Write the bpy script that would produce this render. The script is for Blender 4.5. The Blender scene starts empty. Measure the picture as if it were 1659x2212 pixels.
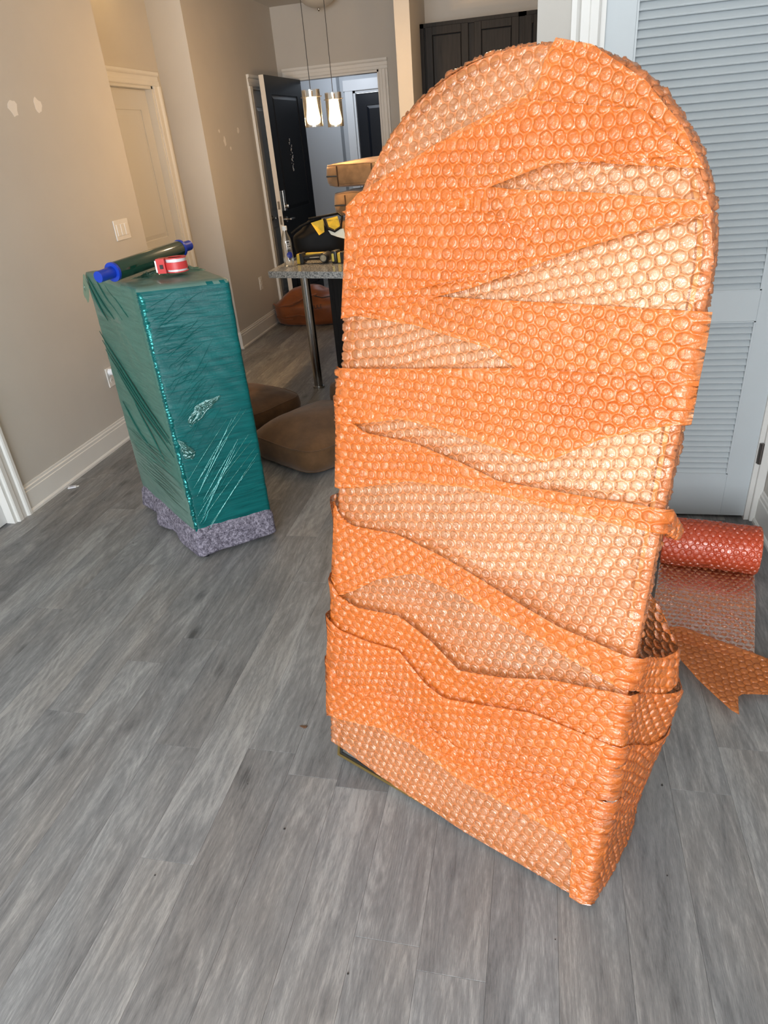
import bpy, bmesh, math, random
import numpy as np
from mathutils import Matrix, Vector, noise as mnoise

random.seed(7)
RNG = np.random.default_rng(7)
S = bpy.context.scene
COL = S.collection
PI = math.pi

# ------------------------------------------------------------------ camera
R0 = (0.9765839196445493, 0.20028842537405242, -0.0785391275280738)
R1 = (0.02978143993759369, -0.4874094169989307, -0.8726655293157888)
R2 = (-0.21306551510493646, 0.8498921148486701, -0.48196107663495297)
cd = bpy.data.cameras.new('camera')
cam = bpy.data.objects.new('camera', cd)
COL.objects.link(cam)
m = Matrix(((R0[0], -R1[0], -R2[0], 0), (R0[1], -R1[1], -R2[1], 0), (R0[2], -R1[2], -R2[2], 1.54), (0, 0, 0, 1)))
cam.matrix_world = m
cd.sensor_fit = 'HORIZONTAL'
cd.sensor_width = 36
cd.lens = 36 * 1450.8 / 1659
cd.clip_start = 0.02
S.camera = cam

# ------------------------------------------------------------------ world, window light, exposure
S.view_settings.view_transform = 'Standard'
S.view_settings.look = 'None'
S.view_settings.gamma = 1
S.view_settings.use_curve_mapping = False
S.view_settings.exposure = 0.95
S.cycles.transparent_max_bounces = 18
S.cycles.max_bounces = 8
S.cycles.diffuse_bounces = 4
S.cycles.glossy_bounces = 4
S.cycles.transmission_bounces = 6
S.cycles.caustics_reflective = False
S.cycles.caustics_refractive = False
S.cycles.sample_clamp_indirect = 4
wd = bpy.data.worlds.new('daylight')
S.world = wd
wd.use_nodes = True
wd.node_tree.nodes['Background'].inputs[0].default_value = (0.80, 0.90, 1.0, 1)
wd.node_tree.nodes['Background'].inputs[1].default_value = 2.2


def area(name, loc, target, sx, sy, power, color):
    l = bpy.data.lights.new(name, 'AREA')
    l.shape = 'RECTANGLE'
    l.size, l.size_y, l.energy, l.color = sx, sy, power, color
    o = bpy.data.objects.new(name, l)
    COL.objects.link(o)
    o.location = loc
    o.rotation_euler = (Vector(target) - Vector(loc)).to_track_quat('-Z', 'Y').to_euler()
    return o


def point(name, loc, power, color, rad=0.04):
    l = bpy.data.lights.new(name, 'POINT')
    l.energy, l.color, l.shadow_soft_size = power, color, rad
    o = bpy.data.objects.new(name, l)
    COL.objects.link(o)
    o.location = loc
    return o


area('window_daylight', (-0.75, -2.3, 1.45), (-0.75, 3, 1.1), 3.0, 2.1, 93, (0.93, 0.97, 1.0))
point('hall_ceiling_light', (-2.2, 8.5, 2.35), 10, (0.80, 0.88, 1.0), 0.12)
point('kitchen_warm_fill', (-0.5, 4.6, 2.45), 11, (1.0, 0.72, 0.46), 0.12)  # added unseen lamp, warms the kitchen and corridor
point('recess_warm_fill', (-2.58, 5.00, 2.66), 1.0, (1.0, 0.66, 0.30), 0.10)  # added lamp out of view, gives the recess its yellow light
WARM = (1.0, 0.64, 0.31)

# ------------------------------------------------------------------ material helpers


def mat(name):
    M = bpy.data.materials.new(name)
    M.use_nodes = True
    nt = M.node_tree
    nt.nodes.clear()
    out = nt.nodes.new('ShaderNodeOutputMaterial')
    return M, nt, out


def nd(nt, kind, ins=None, **kw):
    n = nt.nodes.new('ShaderNode' + kind)
    for k, v in kw.items():
        setattr(n, k, v)
    for k, v in (ins or {}).items():
        s = n.inputs[k]
        if isinstance(v, bpy.types.NodeSocket):
            nt.links.new(v, s)
        else:
            s.default_value = v
    return n


def c4(c):
    return (c[0], c[1], c[2], 1)


def ramp(nt, fac, stops):
    n = nt.nodes.new('ShaderNodeValToRGB')
    nt.links.new(fac, n.inputs[0])
    e = n.color_ramp.elements
    while len(e) < len(stops):
        e.new(0.5)
    for q, (p, c) in zip(e, stops):
        q.position = p
        q.color = c4(c) if len(c) == 3 else c
    return n.outputs[0]


def simple(name, col, rough=0.5, metal=0.0, spec=0.5, var=0.0, vscale=8.0, bump=0.0, bscale=200.0, coat=0.0, emit=None, estr=0.0, sheen=0.0):
    M, nt, out = mat(name)
    tc = nd(nt, 'TexCoord')
    b = nd(nt, 'BsdfPrincipled', {'Roughness': rough, 'Metallic': metal, 'Specular IOR Level': spec, 'Coat Weight': coat, 'Sheen Weight': sheen})
    if var > 0:
        n = nd(nt, 'TexNoise', {'Vector': tc.outputs['Object'], 'Scale': vscale, 'Detail': 4.0, 'Roughness': 0.6})
        lo = tuple(max(0, x * (1 - var)) for x in col)
        hi = tuple(min(1, x * (1 + var)) for x in col)
        nt.links.new(ramp(nt, n.outputs['Fac'], [(0.3, lo), (0.7, hi)]), b.inputs['Base Color'])
    else:
        b.inputs['Base Color'].default_value = c4(col)
    if bump > 0:
        n = nd(nt, 'TexNoise', {'Vector': tc.outputs['Object'], 'Scale': bscale, 'Detail': 3.0})
        bp = nd(nt, 'Bump', {'Height': n.outputs['Fac'], 'Strength': bump, 'Distance': 0.002})
        nt.links.new(bp.outputs[0], b.inputs['Normal'])
    if emit:
        b.inputs['Emission Color'].default_value = c4(emit)
        b.inputs['Emission Strength'].default_value = estr
    nt.links.new(b.outputs[0], out.inputs[0])
    return M


M_wall = simple('wall_paint', (0.545, 0.52, 0.48), 0.75, spec=0.25, var=0.03, vscale=2.0, bump=0.12, bscale=260)
M_hallwall = simple('hall_wall_paint', (0.46, 0.49, 0.52), 0.8, spec=0.2, bump=0.1, bscale=260)
M_ceil = simple('ceiling_paint', (0.62, 0.60, 0.56), 0.9, spec=0.1, bump=0.2, bscale=120)
M_trim = simple('trim_paint', (0.72, 0.71, 0.68), 0.35, spec=0.45, var=0.02, vscale=6)
M_door = simple('door_paint', (0.66, 0.66, 0.65), 0.4, spec=0.4, bump=0.05, bscale=150)
M_louvre = simple('louvre_door_paint', (0.53, 0.575, 0.60), 0.42, spec=0.4, var=0.02, vscale=5)
M_spackle = simple('spackle', (0.78, 0.75, 0.71), 0.8)
M_navy = simple('navy_door_paint', (0.006, 0.008, 0.013), 0.32, spec=0.22, var=0.1, vscale=30, bump=0.06, bscale=80)
M_chrome = simple('brushed_nickel', (0.55, 0.52, 0.48), 0.25, metal=1.0)
M_plate = simple('switch_plastic', (0.78, 0.76, 0.72), 0.3)
M_black = simple('black_plastic', (0.012, 0.012, 0.012), 0.4)
M_gold = simple('brass_frame', (0.42, 0.30, 0.11), 0.35, metal=0.9)
M_blackm = simple('black_board', (0.008, 0.008, 0.008), 0.6)
M_shadow = simple('dark_gap', (0.02, 0.02, 0.02), 0.9)
M_darkwood = None


def wood_dark():
    M, nt, out = mat('espresso_cabinet_wood')
    tc = nd(nt, 'TexCoord')
    mp = nd(nt, 'Mapping', {'Vector': tc.outputs['Object'], 'Scale': (60, 60, 5)})
    n = nd(nt, 'TexNoise', {'Vector': mp.outputs[0], 'Scale': 1.0, 'Detail': 6.0, 'Roughness': 0.65})
    b = nd(nt, 'BsdfPrincipled', {'Base Color': ramp(nt, n.outputs['Fac'], [(0.3, (0.006, 0.006, 0.006)), (0.75, (0.022, 0.019, 0.018))]), 'Roughness': 0.5, 'Specular IOR Level': 0.18})
    bp = nd(nt, 'Bump', {'Height': n.outputs['Fac'], 'Strength': 0.2, 'Distance': 0.001})
    nt.links.new(bp.outputs[0], b.inputs['Normal'])
    nt.links.new(b.outputs[0], out.inputs[0])
    return M


M_darkwood = wood_dark()


def floor_mat(name, perobj=True):
    M, nt, out = mat(name)
    tc = nd(nt, 'TexCoord')
    oi = nd(nt, 'ObjectInfo')
    off = nd(nt, 'CombineXYZ', {'X': nd(nt, 'Math', {0: oi.outputs['Random'], 1: 37.0}, operation='MULTIPLY').outputs[0],
                                'Y': nd(nt, 'Math', {0: oi.outputs['Random'], 1: 91.0}, operation='MULTIPLY').outputs[0], 'Z': 0.0})
    v = nd(nt, 'VectorMath', {0: tc.outputs['Object'], 1: off.outputs[0]}, operation='ADD').outputs[0]
    # slow colour drift along the board
    m1 = nd(nt, 'Mapping', {'Vector': v, 'Scale': (9.0, 1.9, 1)})
    n1 = nd(nt, 'TexNoise', {'Vector': m1.outputs[0], 'Scale': 1.0, 'Detail': 4.0, 'Roughness': 0.6, 'Distortion': 0.8})
    # fine grain
    m2 = nd(nt, 'Mapping', {'Vector': v, 'Scale': (480.0, 36.0, 1)})
    n2 = nd(nt, 'TexNoise', {'Vector': m2.outputs[0], 'Scale': 1.0, 'Detail': 5.0, 'Roughness': 0.7})
    m3 = nd(nt, 'Mapping', {'Vector': v, 'Scale': (30.0, 4.2, 1)})
    n3 = nd(nt, 'TexNoise', {'Vector': m3.outputs[0], 'Scale': 1.0, 'Detail': 6.0, 'Roughness': 0.62, 'Distortion': 1.6})
    # cathedral rings
    m4 = nd(nt, 'Mapping', {'Vector': v, 'Scale': (7.5, 0.9, 1)})
    n4 = nd(nt, 'TexNoise', {'Vector': m4.outputs[0], 'Scale': 1.0, 'Detail': 1.5, 'Distortion': 0.5})
    w4 = nd(nt, 'Math', {0: nd(nt, 'Math', {0: n4.outputs['Fac'], 1: 130.0}, operation='MULTIPLY').outputs[0]}, operation='SINE')
    # knots
    m5 = nd(nt, 'Mapping', {'Vector': v, 'Scale': (6.0, 2.9, 1)})
    vo = nd(nt, 'TexVoronoi', {'Vector': m5.outputs[0], 'Scale': 1.0, 'Randomness': 1.0})
    kn = ramp(nt, vo.outputs['Distance'], [(0.0, (1, 1, 1)), (0.06, (0.75, 0.75, 0.75)), (0.16, (0, 0, 0))])
    a = nd(nt, 'Math', {0: n1.outputs['Fac'], 1: 0.56}, operation='MULTIPLY').outputs[0]
    b_ = nd(nt, 'Math', {0: n2.outputs['Fac'], 1: 0.56, 2: a}, operation='MULTIPLY_ADD').outputs[0]
    c_ = nd(nt, 'Math', {0: n3.outputs['Fac'], 1: 0.50, 2: b_}, operation='MULTIPLY_ADD').outputs[0]
    d_ = nd(nt, 'Math', {0: w4.outputs[0], 1: 0.034, 2: c_}, operation='MULTIPLY_ADD').outputs[0]
    e_ = nd(nt, 'Math', {0: kn, 1: -0.24, 2: d_}, operation='MULTIPLY_ADD').outputs[0]
    r_ = nd(nt, 'Math', {0: oi.outputs['Random'], 1: 0.5}, operation='SUBTRACT').outputs[0]
    f_ = nd(nt, 'Math', {0: r_, 1: 0.15, 2: e_}, operation='MULTIPLY_ADD').outputs[0]
    colr = ramp(nt, f_, [(0.48, (0.070, 0.071, 0.073)), (0.66, (0.140, 0.142, 0.146)), (0.84, (0.212, 0.214, 0.216)), (1.0, (0.330, 0.330, 0.325))])
    m6 = nd(nt, 'Mapping', {'Vector': v, 'Scale': (5.0, 1.6, 1), 'Location': (3, 8, 0)})
    n6 = nd(nt, 'TexNoise', {'Vector': m6.outputs[0], 'Scale': 1.0, 'Detail': 3.0})
    wf = nd(nt, 'MapRange', {0: n6.outputs['Fac'], 1: 0.42, 2: 0.68, 3: 0.0, 4: 0.65}).outputs[0]
    wm = nd(nt, 'Mix', {0: wf, 6: colr, 7: (1.0, 0.93, 0.87, 1)}, data_type='RGBA', blend_type='MULTIPLY')
    colr = wm.outputs[2]
    b = nd(nt, 'BsdfPrincipled', {'Base Color': colr, 'Roughness': 0.42, 'Specular IOR Level': 0.32})
    bp = nd(nt, 'Bump', {'Height': c_, 'Strength': 0.25, 'Distance': 0.0012})
    nt.links.new(bp.outputs[0], b.inputs['Normal'])
    nt.links.new(b.outputs[0], out.inputs[0])
    return M


M_plank = floor_mat('grey_oak_vinyl')


def film(name, tint, body, fac, gloss=0.16, rough=0.16, bscale=90.0, bstr=0.5, sheen=(1, 0.93, 0.88), aniso=None, uv=False, fvar=0.0, dome=0.0, trans=0.3):
    """thin plastic film: tinted see-through + scattering body + glossy skin"""
    M, nt, out = mat(name)
    tc = nd(nt, 'TexCoord')
    vec = tc.outputs['UV'] if uv else tc.outputs['Object']
    if aniso:
        vec = nd(nt, 'Mapping', {'Vector': vec, 'Rotation': (0, 0, aniso[2]), 'Scale': (aniso[0], aniso[1], aniso[0] if not uv else 1)}).outputs[0]
    n = nd(nt, 'TexNoise', {'Vector': vec, 'Scale': bscale, 'Detail': 3.0, 'Roughness': 0.65, 'Distortion': 0.6})
    bp = nd(nt, 'Bump', {'Height': n.outputs['Fac'], 'Strength': bstr, 'Distance': 0.004})
    tr = nd(nt, 'BsdfTransparent', {'Color': c4(tint)})
    df = nd(nt, 'BsdfDiffuse', {'Color': c4(body), 'Normal': bp.outputs[0]})
    tl = nd(nt, 'BsdfTranslucent', {'Color': c4(body), 'Normal': bp.outputs[0]})
    m1 = nd(nt, 'MixShader', {0: trans, 1: df.outputs[0], 2: tl.outputs[0]})
    if fvar > 0:
        nf = nd(nt, 'TexNoise', {'Vector': tc.outputs['Object'], 'Scale': 5.0, 'Detail': 3.0})
        fc = nd(nt, 'MapRange', {0: nf.outputs['Fac'], 1: 0.3, 2: 0.7, 3: fac - fvar, 4: fac + fvar}).outputs[0]
    else:
        fc = fac
    if dome:
        at = nd(nt, 'Attribute', attribute_name='dome')
        fc = nd(nt, 'Math', {0: at.outputs['Fac'], 1: -dome, 2: fc}, operation='MULTIPLY_ADD', use_clamp=True).outputs[0]
        tcol = nd(nt, 'Mix', {0: at.outputs['Fac'], 6: c4(tint), 7: c4(tuple(min(1, x + (1 - x) * 0.42) for x in tint))}, data_type='RGBA')
        nt.links.new(tcol.outputs[2], tr.inputs['Color'])
    m2 = nd(nt, 'MixShader', {0: fc, 1: tr.outputs[0], 2: m1.outputs[0]})
    gl = nd(nt, 'BsdfGlossy', {'Color': c4(sheen), 'Roughness': rough, 'Normal': bp.outputs[0]})
    lw = nd(nt, 'LayerWeight', {'Blend': 0.28, 'Normal': bp.outputs[0]})
    g = nd(nt, 'Math', {0: lw.outputs['Fresnel'], 1: 0.85, 2: gloss * 0.45}, operation='MULTIPLY_ADD', use_clamp=True)
    m3 = nd(nt, 'MixShader', {0: g.outputs[0], 1: m2.outputs[0], 2: gl.outputs[0]})
    nt.links.new(m3.outputs[0], out.inputs[0])
    return M


M_bub = film('orange_bubble_film', (1.0, 0.75, 0.52), (1.0, 0.32, 0.095), 0.47, 0.16, 0.11, 130, 0.6, fvar=0.08, dome=0.12, trans=0.10)
M_bub2 = film('layered_bubble_film', (1.0, 0.72, 0.42), (1.0, 0.245, 0.030), 0.54, 0.14, 0.09, 140, 0.7, fvar=0.06, dome=0.12, trans=0.08)
M_bubred = film('red_orange_bubble_film', (1.0, 0.42, 0.20), (1.0, 0.17, 0.055), 0.62, 0.16, 0.13, 85, 0.5, dome=0.1)
M_bubfloor = film('floor_bubble_film', (0.98, 0.52, 0.26), (0.98, 0.27, 0.07), 0.62, 0.14, 0.11, 110, 0.7, dome=0.16)
M_bubend = film('folded_bubble_film', (0.98, 0.50, 0.20), (1.0, 0.28, 0.05), 0.55, 0.12, 0.2, 85, 0.8)

# ------------------------------------------------------------------ mesh helpers


def mkmesh(name, V, F, smooth=False, uv=None):
    me = bpy.data.meshes.new(name)
    me.from_pydata([tuple(map(float, v)) for v in V], [], [tuple(int(i) for i in f) for f in F])
    me.update()
    if smooth:
        me.polygons.foreach_set('use_smooth', [True] * len(me.polygons))
    return me


def npmesh(name, V, Q, smooth=True):
    """fast numpy quads (a repeated index makes a triangle)"""
    V = np.asarray(V, dtype=np.float32)
    me = bpy.data.meshes.new(name)
    Q = np.asarray(Q, dtype=np.int32)
    n = len(Q)
    k = Q.shape[1]
    me.vertices.add(len(V))
    me.vertices.foreach_set('co', V.ravel())
    me.loops.add(n * k)
    me.loops.foreach_set('vertex_index', Q.ravel())
    me.polygons.add(n)
    me.polygons.foreach_set('loop_start', np.arange(0, n * k, k, dtype=np.int32))
    me.update(calc_edges=True)
    me.validate()
    if smooth:
        me.polygons.foreach_set('use_smooth', np.ones(len(me.polygons), dtype=bool))
    return me


def link(name, me, material=None, parent=None, loc=None, rot=None):
    o = bpy.data.objects.new(name, me)
    COL.objects.link(o)
    if material is not None and me is not None:
        me.materials.clear()
        me.materials.append(material)
    if parent is not None:
        o.parent = parent
    if loc is not None:
        o.location = loc
    if rot is not None:
        o.rotation_euler = rot
    return o


def tag(o, label=None, cat=None, group=None, kind=None):
    if label:
        o['label'] = label
    if cat:
        o['category'] = cat
    if group:
        o['group'] = group
    if kind:
        o['kind'] = kind
    return o


def empty(name, loc=(0, 0, 0), rz=0.0, rot=None):
    o = bpy.data.objects.new(name, None)
    COL.objects.link(o)
    o.empty_display_size = 0.05
    o.location = loc
    o.rotation_euler = rot if rot else (0, 0, rz)
    return o


class MB:
    """collects shapes into ONE mesh"""

    def __init__(s):
        s.bm = bmesh.new()

    def box(s, x0, x1, y0, y1, z0, z1, bev=0.0, M=None):
        r = bmesh.ops.create_cube(s.bm, size=1.0)
        vs = r['verts']
        mt = Matrix.Translation(((x0 + x1) / 2, (y0 + y1) / 2, (z0 + z1) / 2)) @ Matrix.Diagonal((x1 - x0, y1 - y0, z1 - z0, 1))
        bmesh.ops.transform(s.bm, matrix=mt, verts=vs)
        if bev > 0:
            es = list({e for v in vs for e in v.link_edges})
            b = bmesh.ops.bevel(s.bm, geom=es, offset=bev, segments=2, affect='EDGES', profile=0.5)
            vs = list({v for f in b['faces'] for v in f.verts} | {v for v in vs if v.is_valid})
        if M is not None:
            bmesh.ops.transform(s.bm, matrix=M, verts=vs)
        return s

    def cyl(s, p0, p1, r0, r1=None, seg=20, caps=True):
        p0, p1 = Vector(p0), Vector(p1)
        r1 = r0 if r1 is None else r1
        d = p1 - p0
        mt = Matrix.Translation((p0 + p1) / 2) @ d.to_track_quat('Z', 'Y').to_matrix().to_4x4()
        bmesh.ops.create_cone(s.bm, cap_ends=caps, segments=seg, radius1=r0, radius2=r1, depth=d.length, matrix=mt)
        return s

    def tube(s, pts, r, seg=8, closed=False):
        pts = [Vector(p) for p in pts]
        n = len(pts)
        rings = []
        up = Vector((0, 0, 1))
        for i, p in enumerate(pts):
            a = pts[(i - 1) % n] if (closed or i > 0) else p
            b = pts[(i + 1) % n] if (closed or i < n - 1) else p
            t = (b - a).normalized()
            x = t.cross(up)
            if x.length < 1e-3:
                x = t.cross(Vector((1, 0, 0)))
            x.normalize()
            y = t.cross(x)
            rr = r[i] if isinstance(r, (list, tuple)) else r
            rings.append([s.bm.verts.new(p + x * (rr * math.cos(2 * PI * k / seg)) + y * (rr * math.sin(2 * PI * k / seg))) for k in range(seg)])
        m_ = n if closed else n - 1
        for i in range(m_):
            A_, B_ = rings[i], rings[(i + 1) % n]
            for k in range(seg):
                s.bm.faces.new((A_[k], A_[(k + 1) % seg], B_[(k + 1) % seg], B_[k]))
        if not closed:
            s.bm.faces.new(rings[0][::-1])
            s.bm.faces.new(rings[-1])
        return s

    def lathe(s, prof, c=(0, 0, 0), seg=28, M=None):
        rings = []
        for r, z in prof:
            rings.append([s.bm.verts.new((c[0] + r * math.cos(2 * PI * k / seg), c[1] + r * math.sin(2 * PI * k / seg), c[2] + z)) for k in range(seg)])
        for i in range(len(rings) - 1):
            for k in range(seg):
                s.bm.faces.new((rings[i][k], rings[i][(k + 1) % seg], rings[i + 1][(k + 1) % seg], rings[i + 1][k]))
        if prof[0][0] > 1e-5:
            s.bm.faces.new(rings[0][::-1])
        if prof[-1][0] > 1e-5:
            s.bm.faces.new(rings[-1])
        if M is not None:
            bmesh.ops.transform(s.bm, matrix=M, verts=[v for r in rings for v in r])
        return s

    def prism(s, pts, a, b, axis='z'):
        """polygon pts extruded from a to b along an axis"""
        def P(p, h):
            return {'z': (p[0], p[1], h), 'y': (p[0], h, p[1]), 'x': (h, p[0], p[1])}[axis]
        A_ = [s.bm.verts.new(P(p, a)) for p in pts]
        B_ = [s.bm.verts.new(P(p, b)) for p in pts]
        n = len(pts)
        s.bm.faces.new(A_[::-1])
        s.bm.faces.new(B_)
        for i in range(n):
            s.bm.faces.new((A_[i], A_[(i + 1) % n], B_[(i + 1) % n], B_[i]))
        return s

    def grid(s, fn, nu, nv):
        vs = [[s.bm.verts.new(fn(i / nu, j / nv)) for j in range(nv + 1)] for i in range(nu + 1)]
        for i in range(nu):
            for j in range(nv):
                s.bm.faces.new((vs[i][j], vs[i + 1][j], vs[i + 1][j + 1], vs[i][j + 1]))
        return s

    def build(s, name, material=None, parent=None, smooth=False, loc=None, rot=None, weld=0.0):
        if weld:
            bmesh.ops.remove_doubles(s.bm, verts=s.bm.verts, dist=weld)
        bmesh.ops.recalc_face_normals(s.bm, faces=s.bm.faces)
        me = bpy.data.meshes.new(name)
        s.bm.to_mesh(me)
        s.bm.free()
        if smooth:
            me.polygons.foreach_set('use_smooth', [True] * len(me.polygons))
            try:
                me.set_sharp_from_angle(angle=math.radians(smooth if smooth > 1 else 40))
            except Exception:
                pass
        return link(name, me, material, parent, loc, rot)


def struct(mb, name, material, parent=None, smooth=False):
    o = mb.build(name, material, parent, smooth)
    if parent is None:
        o['kind'] = 'structure'
    return o


def text_mesh(body, size, depth=0.0004):
    cu = bpy.data.curves.new('lettering', 'FONT')
    cu.body = body
    cu.size = size
    cu.extrude = depth
    cu.align_x = 'CENTER'
    cu.align_y = 'CENTER'
    cu.resolution_u = 3
    o = bpy.data.objects.new('lettering', cu)
    COL.objects.link(o)
    dg = bpy.context.evaluated_depsgraph_get()
    me = bpy.data.meshes.new_from_object(o.evaluated_get(dg))
    bpy.data.objects.remove(o)
    me.name = 'lettering'
    return me


# ================================================================== STRUCTURE
CH = 2.745
XL, XR, XC = -2.54, 0.945, -2.59        # left wall, right wall, corridor wall faces
YB, YL, YF = -2.5, 2.746, 7.606         # back wall, louvre wall, far wall faces

# ---- floor with single planks
fl = MB().box(-5.0, 3.0, YB - 0.1, 11.0, -0.12, -0.0042)
floor = struct(fl, 'floor', simple('underlay', (0.05, 0.05, 0.05), 0.9))
PW, PL, P0 = 0.147, 1.22, -0.208
known = {-5: 0.90, -6: 1.25, -7: 1.73}
rp = random.Random(11)
cache = {}


def plank_mesh(x0, x1, y0, y1):
    key = (round(x1 - x0, 3), round(y1 - y0, 3))
    if key not in cache:
        w_, l_ = x1 - x0, y1 - y0
        g = 0.00015
        mb = MB().box(-w_ / 2 + g, w_ / 2 - g, g, l_ - g, -0.004, 0.0, bev=0.0)
        top = [e for e in mb.bm.edges if all(v.co.z > -0.001 for v in e.verts)]
        bmesh.ops.bevel(mb.bm, geom=top, offset=0.0005, segments=1, affect='EDGES')
        bmesh.ops.recalc_face_normals(mb.bm, faces=mb.bm.faces)
        me = bpy.data.meshes.new('plank')
        mb.bm.to_mesh(me)
        mb.bm.free()
        me.materials.append(M_plank)
        cache[key] = me
    return cache[key]


xs_lo, xs_hi, ys_lo, ys_hi = -2.87, XR, 0.12, YF + 0.05
k0 = math.floor((xs_lo - P0) / PW)
k1 = math.ceil((xs_hi - P0) / PW)
for k in range(k0, k1):
    xa, xb = P0 + k * PW, P0 + (k + 1) * PW
    xa2, xb2 = max(xa, xs_lo), min(xb, xs_hi)
    j = known.get(k, rp.uniform(0, PL))
    y = j - math.ceil((j - ys_lo) / PL) * PL
    while y < ys_hi:
        ya, yb = max(y, ys_lo), min(y + PL, ys_hi)
        if yb - ya > 0.02 and xb2 - xa2 > 0.01:
            # right of the room ends at the louvre wall, left of the wall ends at the wall face
            if not (xa2 > 0.0 and ya > YL + 0.1) and not (xb2 < XL - 0.03 and (yb < 4.2)):
                link('plank', plank_mesh(xa2, xb2, ya, yb), None, floor, ((xa2 + xb2) / 2, ya, 0.0))
        y += PL
# floor outside the plank field (behind the camera, in the hall)
o = MB().box(-3.0, XR, YB, ys_lo, -0.004, 0).box(-5, 2.9, ys_hi, 10.9, -0.004, 0.0).build('rear_flooring', M_plank, floor)
o['kind'] = 'stuff'

struct(MB().box(-5.0, 3.0, YB - 0.1, 11.0, CH, CH + 0.12), 'ceiling', M_ceil)


def wallbox(name, boxes, material=M_wall):
    mb = MB()
    for b in boxes:
        mb.box(*b)
    return struct(mb, name, material)


# left wall with a door opening near the camera
wall_left = wallbox('wall_left', [(XL - 0.1, XL, YB, 1.62, 0, CH), (XL - 0.1, XL, 2.50, 4.34, 0, CH), (XL - 0.1, XL, 1.62, 2.50, 2.05, CH),
                                  (-2.97, XL - 0.1, 4.24, 4.34, 0, CH)])
wall_recess = wallbox('wall_recess', [(-2.97, -2.87, 4.34, 4.66, 0, CH), (-2.97, -2.87, 5.49, 5.64, 0, CH), (-2.97, -2.87, 4.66, 5.49, 2.035, CH)])
wall_corridor = wallbox('wall_corridor', [(-2.97, XC, 5.64, 5.74, 0, CH), (XC - 0.1, XC, 5.74, 6.82, 0, CH), (XC - 0.1, XC, 7.50, YF, 0, CH), (XC - 0.1, XC, 6.82, 7.50, 2.065, CH)])
wall_far = wallbox('wall_far', [(-2.69, -2.45, YF, YF + 0.12, 0, CH), (-1.565, -0.975, YF, YF + 0.12, 0, CH), (-2.45, -1.565, YF, YF + 0.12, 2.15, CH)])
wallbox('wall_stub', [(-1.09, -0.975, 6.0, YF, 0, CH)])
wallbox('wall_kitchen', [(-0.975, 0.0, 6.77, 6.87, 0, CH)])
wallbox('wall_kitchen_right', [(-0.026, 0.08, YL + 0.1, 6.77, 0, CH)])
wallbox('wall_louvre', [(-0.026, 0.165, YL, YL + 0.1, 0, CH), (0.165, 0.915, YL, YL + 0.1, 2.05, CH), (0.915, XR, YL, YL + 0.1, 0, CH)])
wallbox('wall_right', [(XR, XR + 0.1, YB, 3.7, 0, CH)])
# back wall with a wide window opening (behind the camera)
wallbox('wall_back', [(XL, XR, YB - 0.1, YB, 0, 0.35), (XL, XR, YB - 0.1, YB, 2.55, CH), (XL, -2.3, YB - 0.1, YB, 0.35, 2.55), (0.75, XR, YB - 0.1, YB, 0.35, 2.55)])
# closets behind doors: close them off
wallbox('wall_closet', [(0.04, XR, 3.6, 3.7, 0, CH), (-3.5, -3.4, 1.2, 2.9, 0, CH), (-3.5, -3.4, 4.2, 5.8, 0, CH), (-3.3, -3.2, 5.74, 7.7, 0, CH)])
# hall behind the entry
wallbox('wall_hall', [(-4.2, -2.42, 9.2, 9.5, 0, CH), (-2.42, -2.26, 9.35, 9.45, 0, CH), (-2.26, -1.35, 9.35, 9.45, 2.10, CH), (-1.35, 0.5, 9.35, 9.45, 0, CH),
                      (-4.3, -4.2, YF, 9.5, 0, CH), (0.5, 0.6, YF, 9.5, 0, CH)], M_hallwall)
wallbox('wall_hall_near', [(-4.2, -2.69, YF + 0.02, YF + 0.12, 0, CH), (-0.975, 0.5, YF + 0.02, YF + 0.12, 0, CH)], M_hallwall)

# ---- baseboards
BBP = [(0, 0), (0.022, 0), (0.022, 0.012), (0.017, 0.019), (0.014, 0.021), (0.014, 0.112), (0.011, 0.116), (0.011, 0.130), (0.007, 0.135), (0.006, 0.145), (0, 0.147)]


def sweep_profile(mb, prof, p0, p1, n, up=(0, 0, 1), m0=0.0, m1=0.0):
    """prof (out, up) swept from p0 to p1; n = outward direction; m0/m1 mitres"""
    p0, p1, n, up = Vector(p0), Vector(p1), Vector(n), Vector(up)
    t = (p1 - p0).normalized()
    A_ = [mb.bm.verts.new(p0 + n * a + up * b - t * (a * m0)) for a, b in prof]
    B_ = [mb.bm.verts.new(p1 + n * a + up * b + t * (a * m1)) for a, b in prof]
    k = len(prof)
    for i in range(k):
        mb.bm.faces.new((A_[i], A_[(i + 1) % k], B_[(i + 1) % k], B_[i]))
    mb.bm.faces.new(A_)
    mb.bm.faces.new(B_[::-1])


def baseboard(name, segs):
    mb = MB()
    for s_ in segs:
        sweep_profile(mb, BBP, *s_)
    return struct(mb, name, M_trim)


baseboard('baseboard_left', [((XL, 2.592, 0), (XL, 4.34, 0), (1, 0, 0)), ((XL, YB, 0), (XL, 1.53, 0), (1, 0, 0))])
baseboard('baseboard_corridor', [((XC, 5.64, 0), (XC, 6.735, 0), (1, 0, 0), (0, 0, 1), 1.0, 0.0), ((-2.87, 5.64, 0), (XC, 5.64, 0), (0, -1, 0), (0, 0, 1), 0.0, 1.0)])
baseboard('baseboard_right', [((XR, YL, 0), (XR, YB, 0), (-1, 0, 0))])
baseboard('baseboard_louvre', [((-0.026, YL, 0), (0.08, YL, 0), (0, -1, 0))])
baseboard('baseboard_stub', [((-1.09, 6.0, 0), (-0.975, 6.0, 0), (0, -1, 0)), ((-1.09, 6.0, 0), (-1.09, YF, 0), (-1, 0, 0))])

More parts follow.
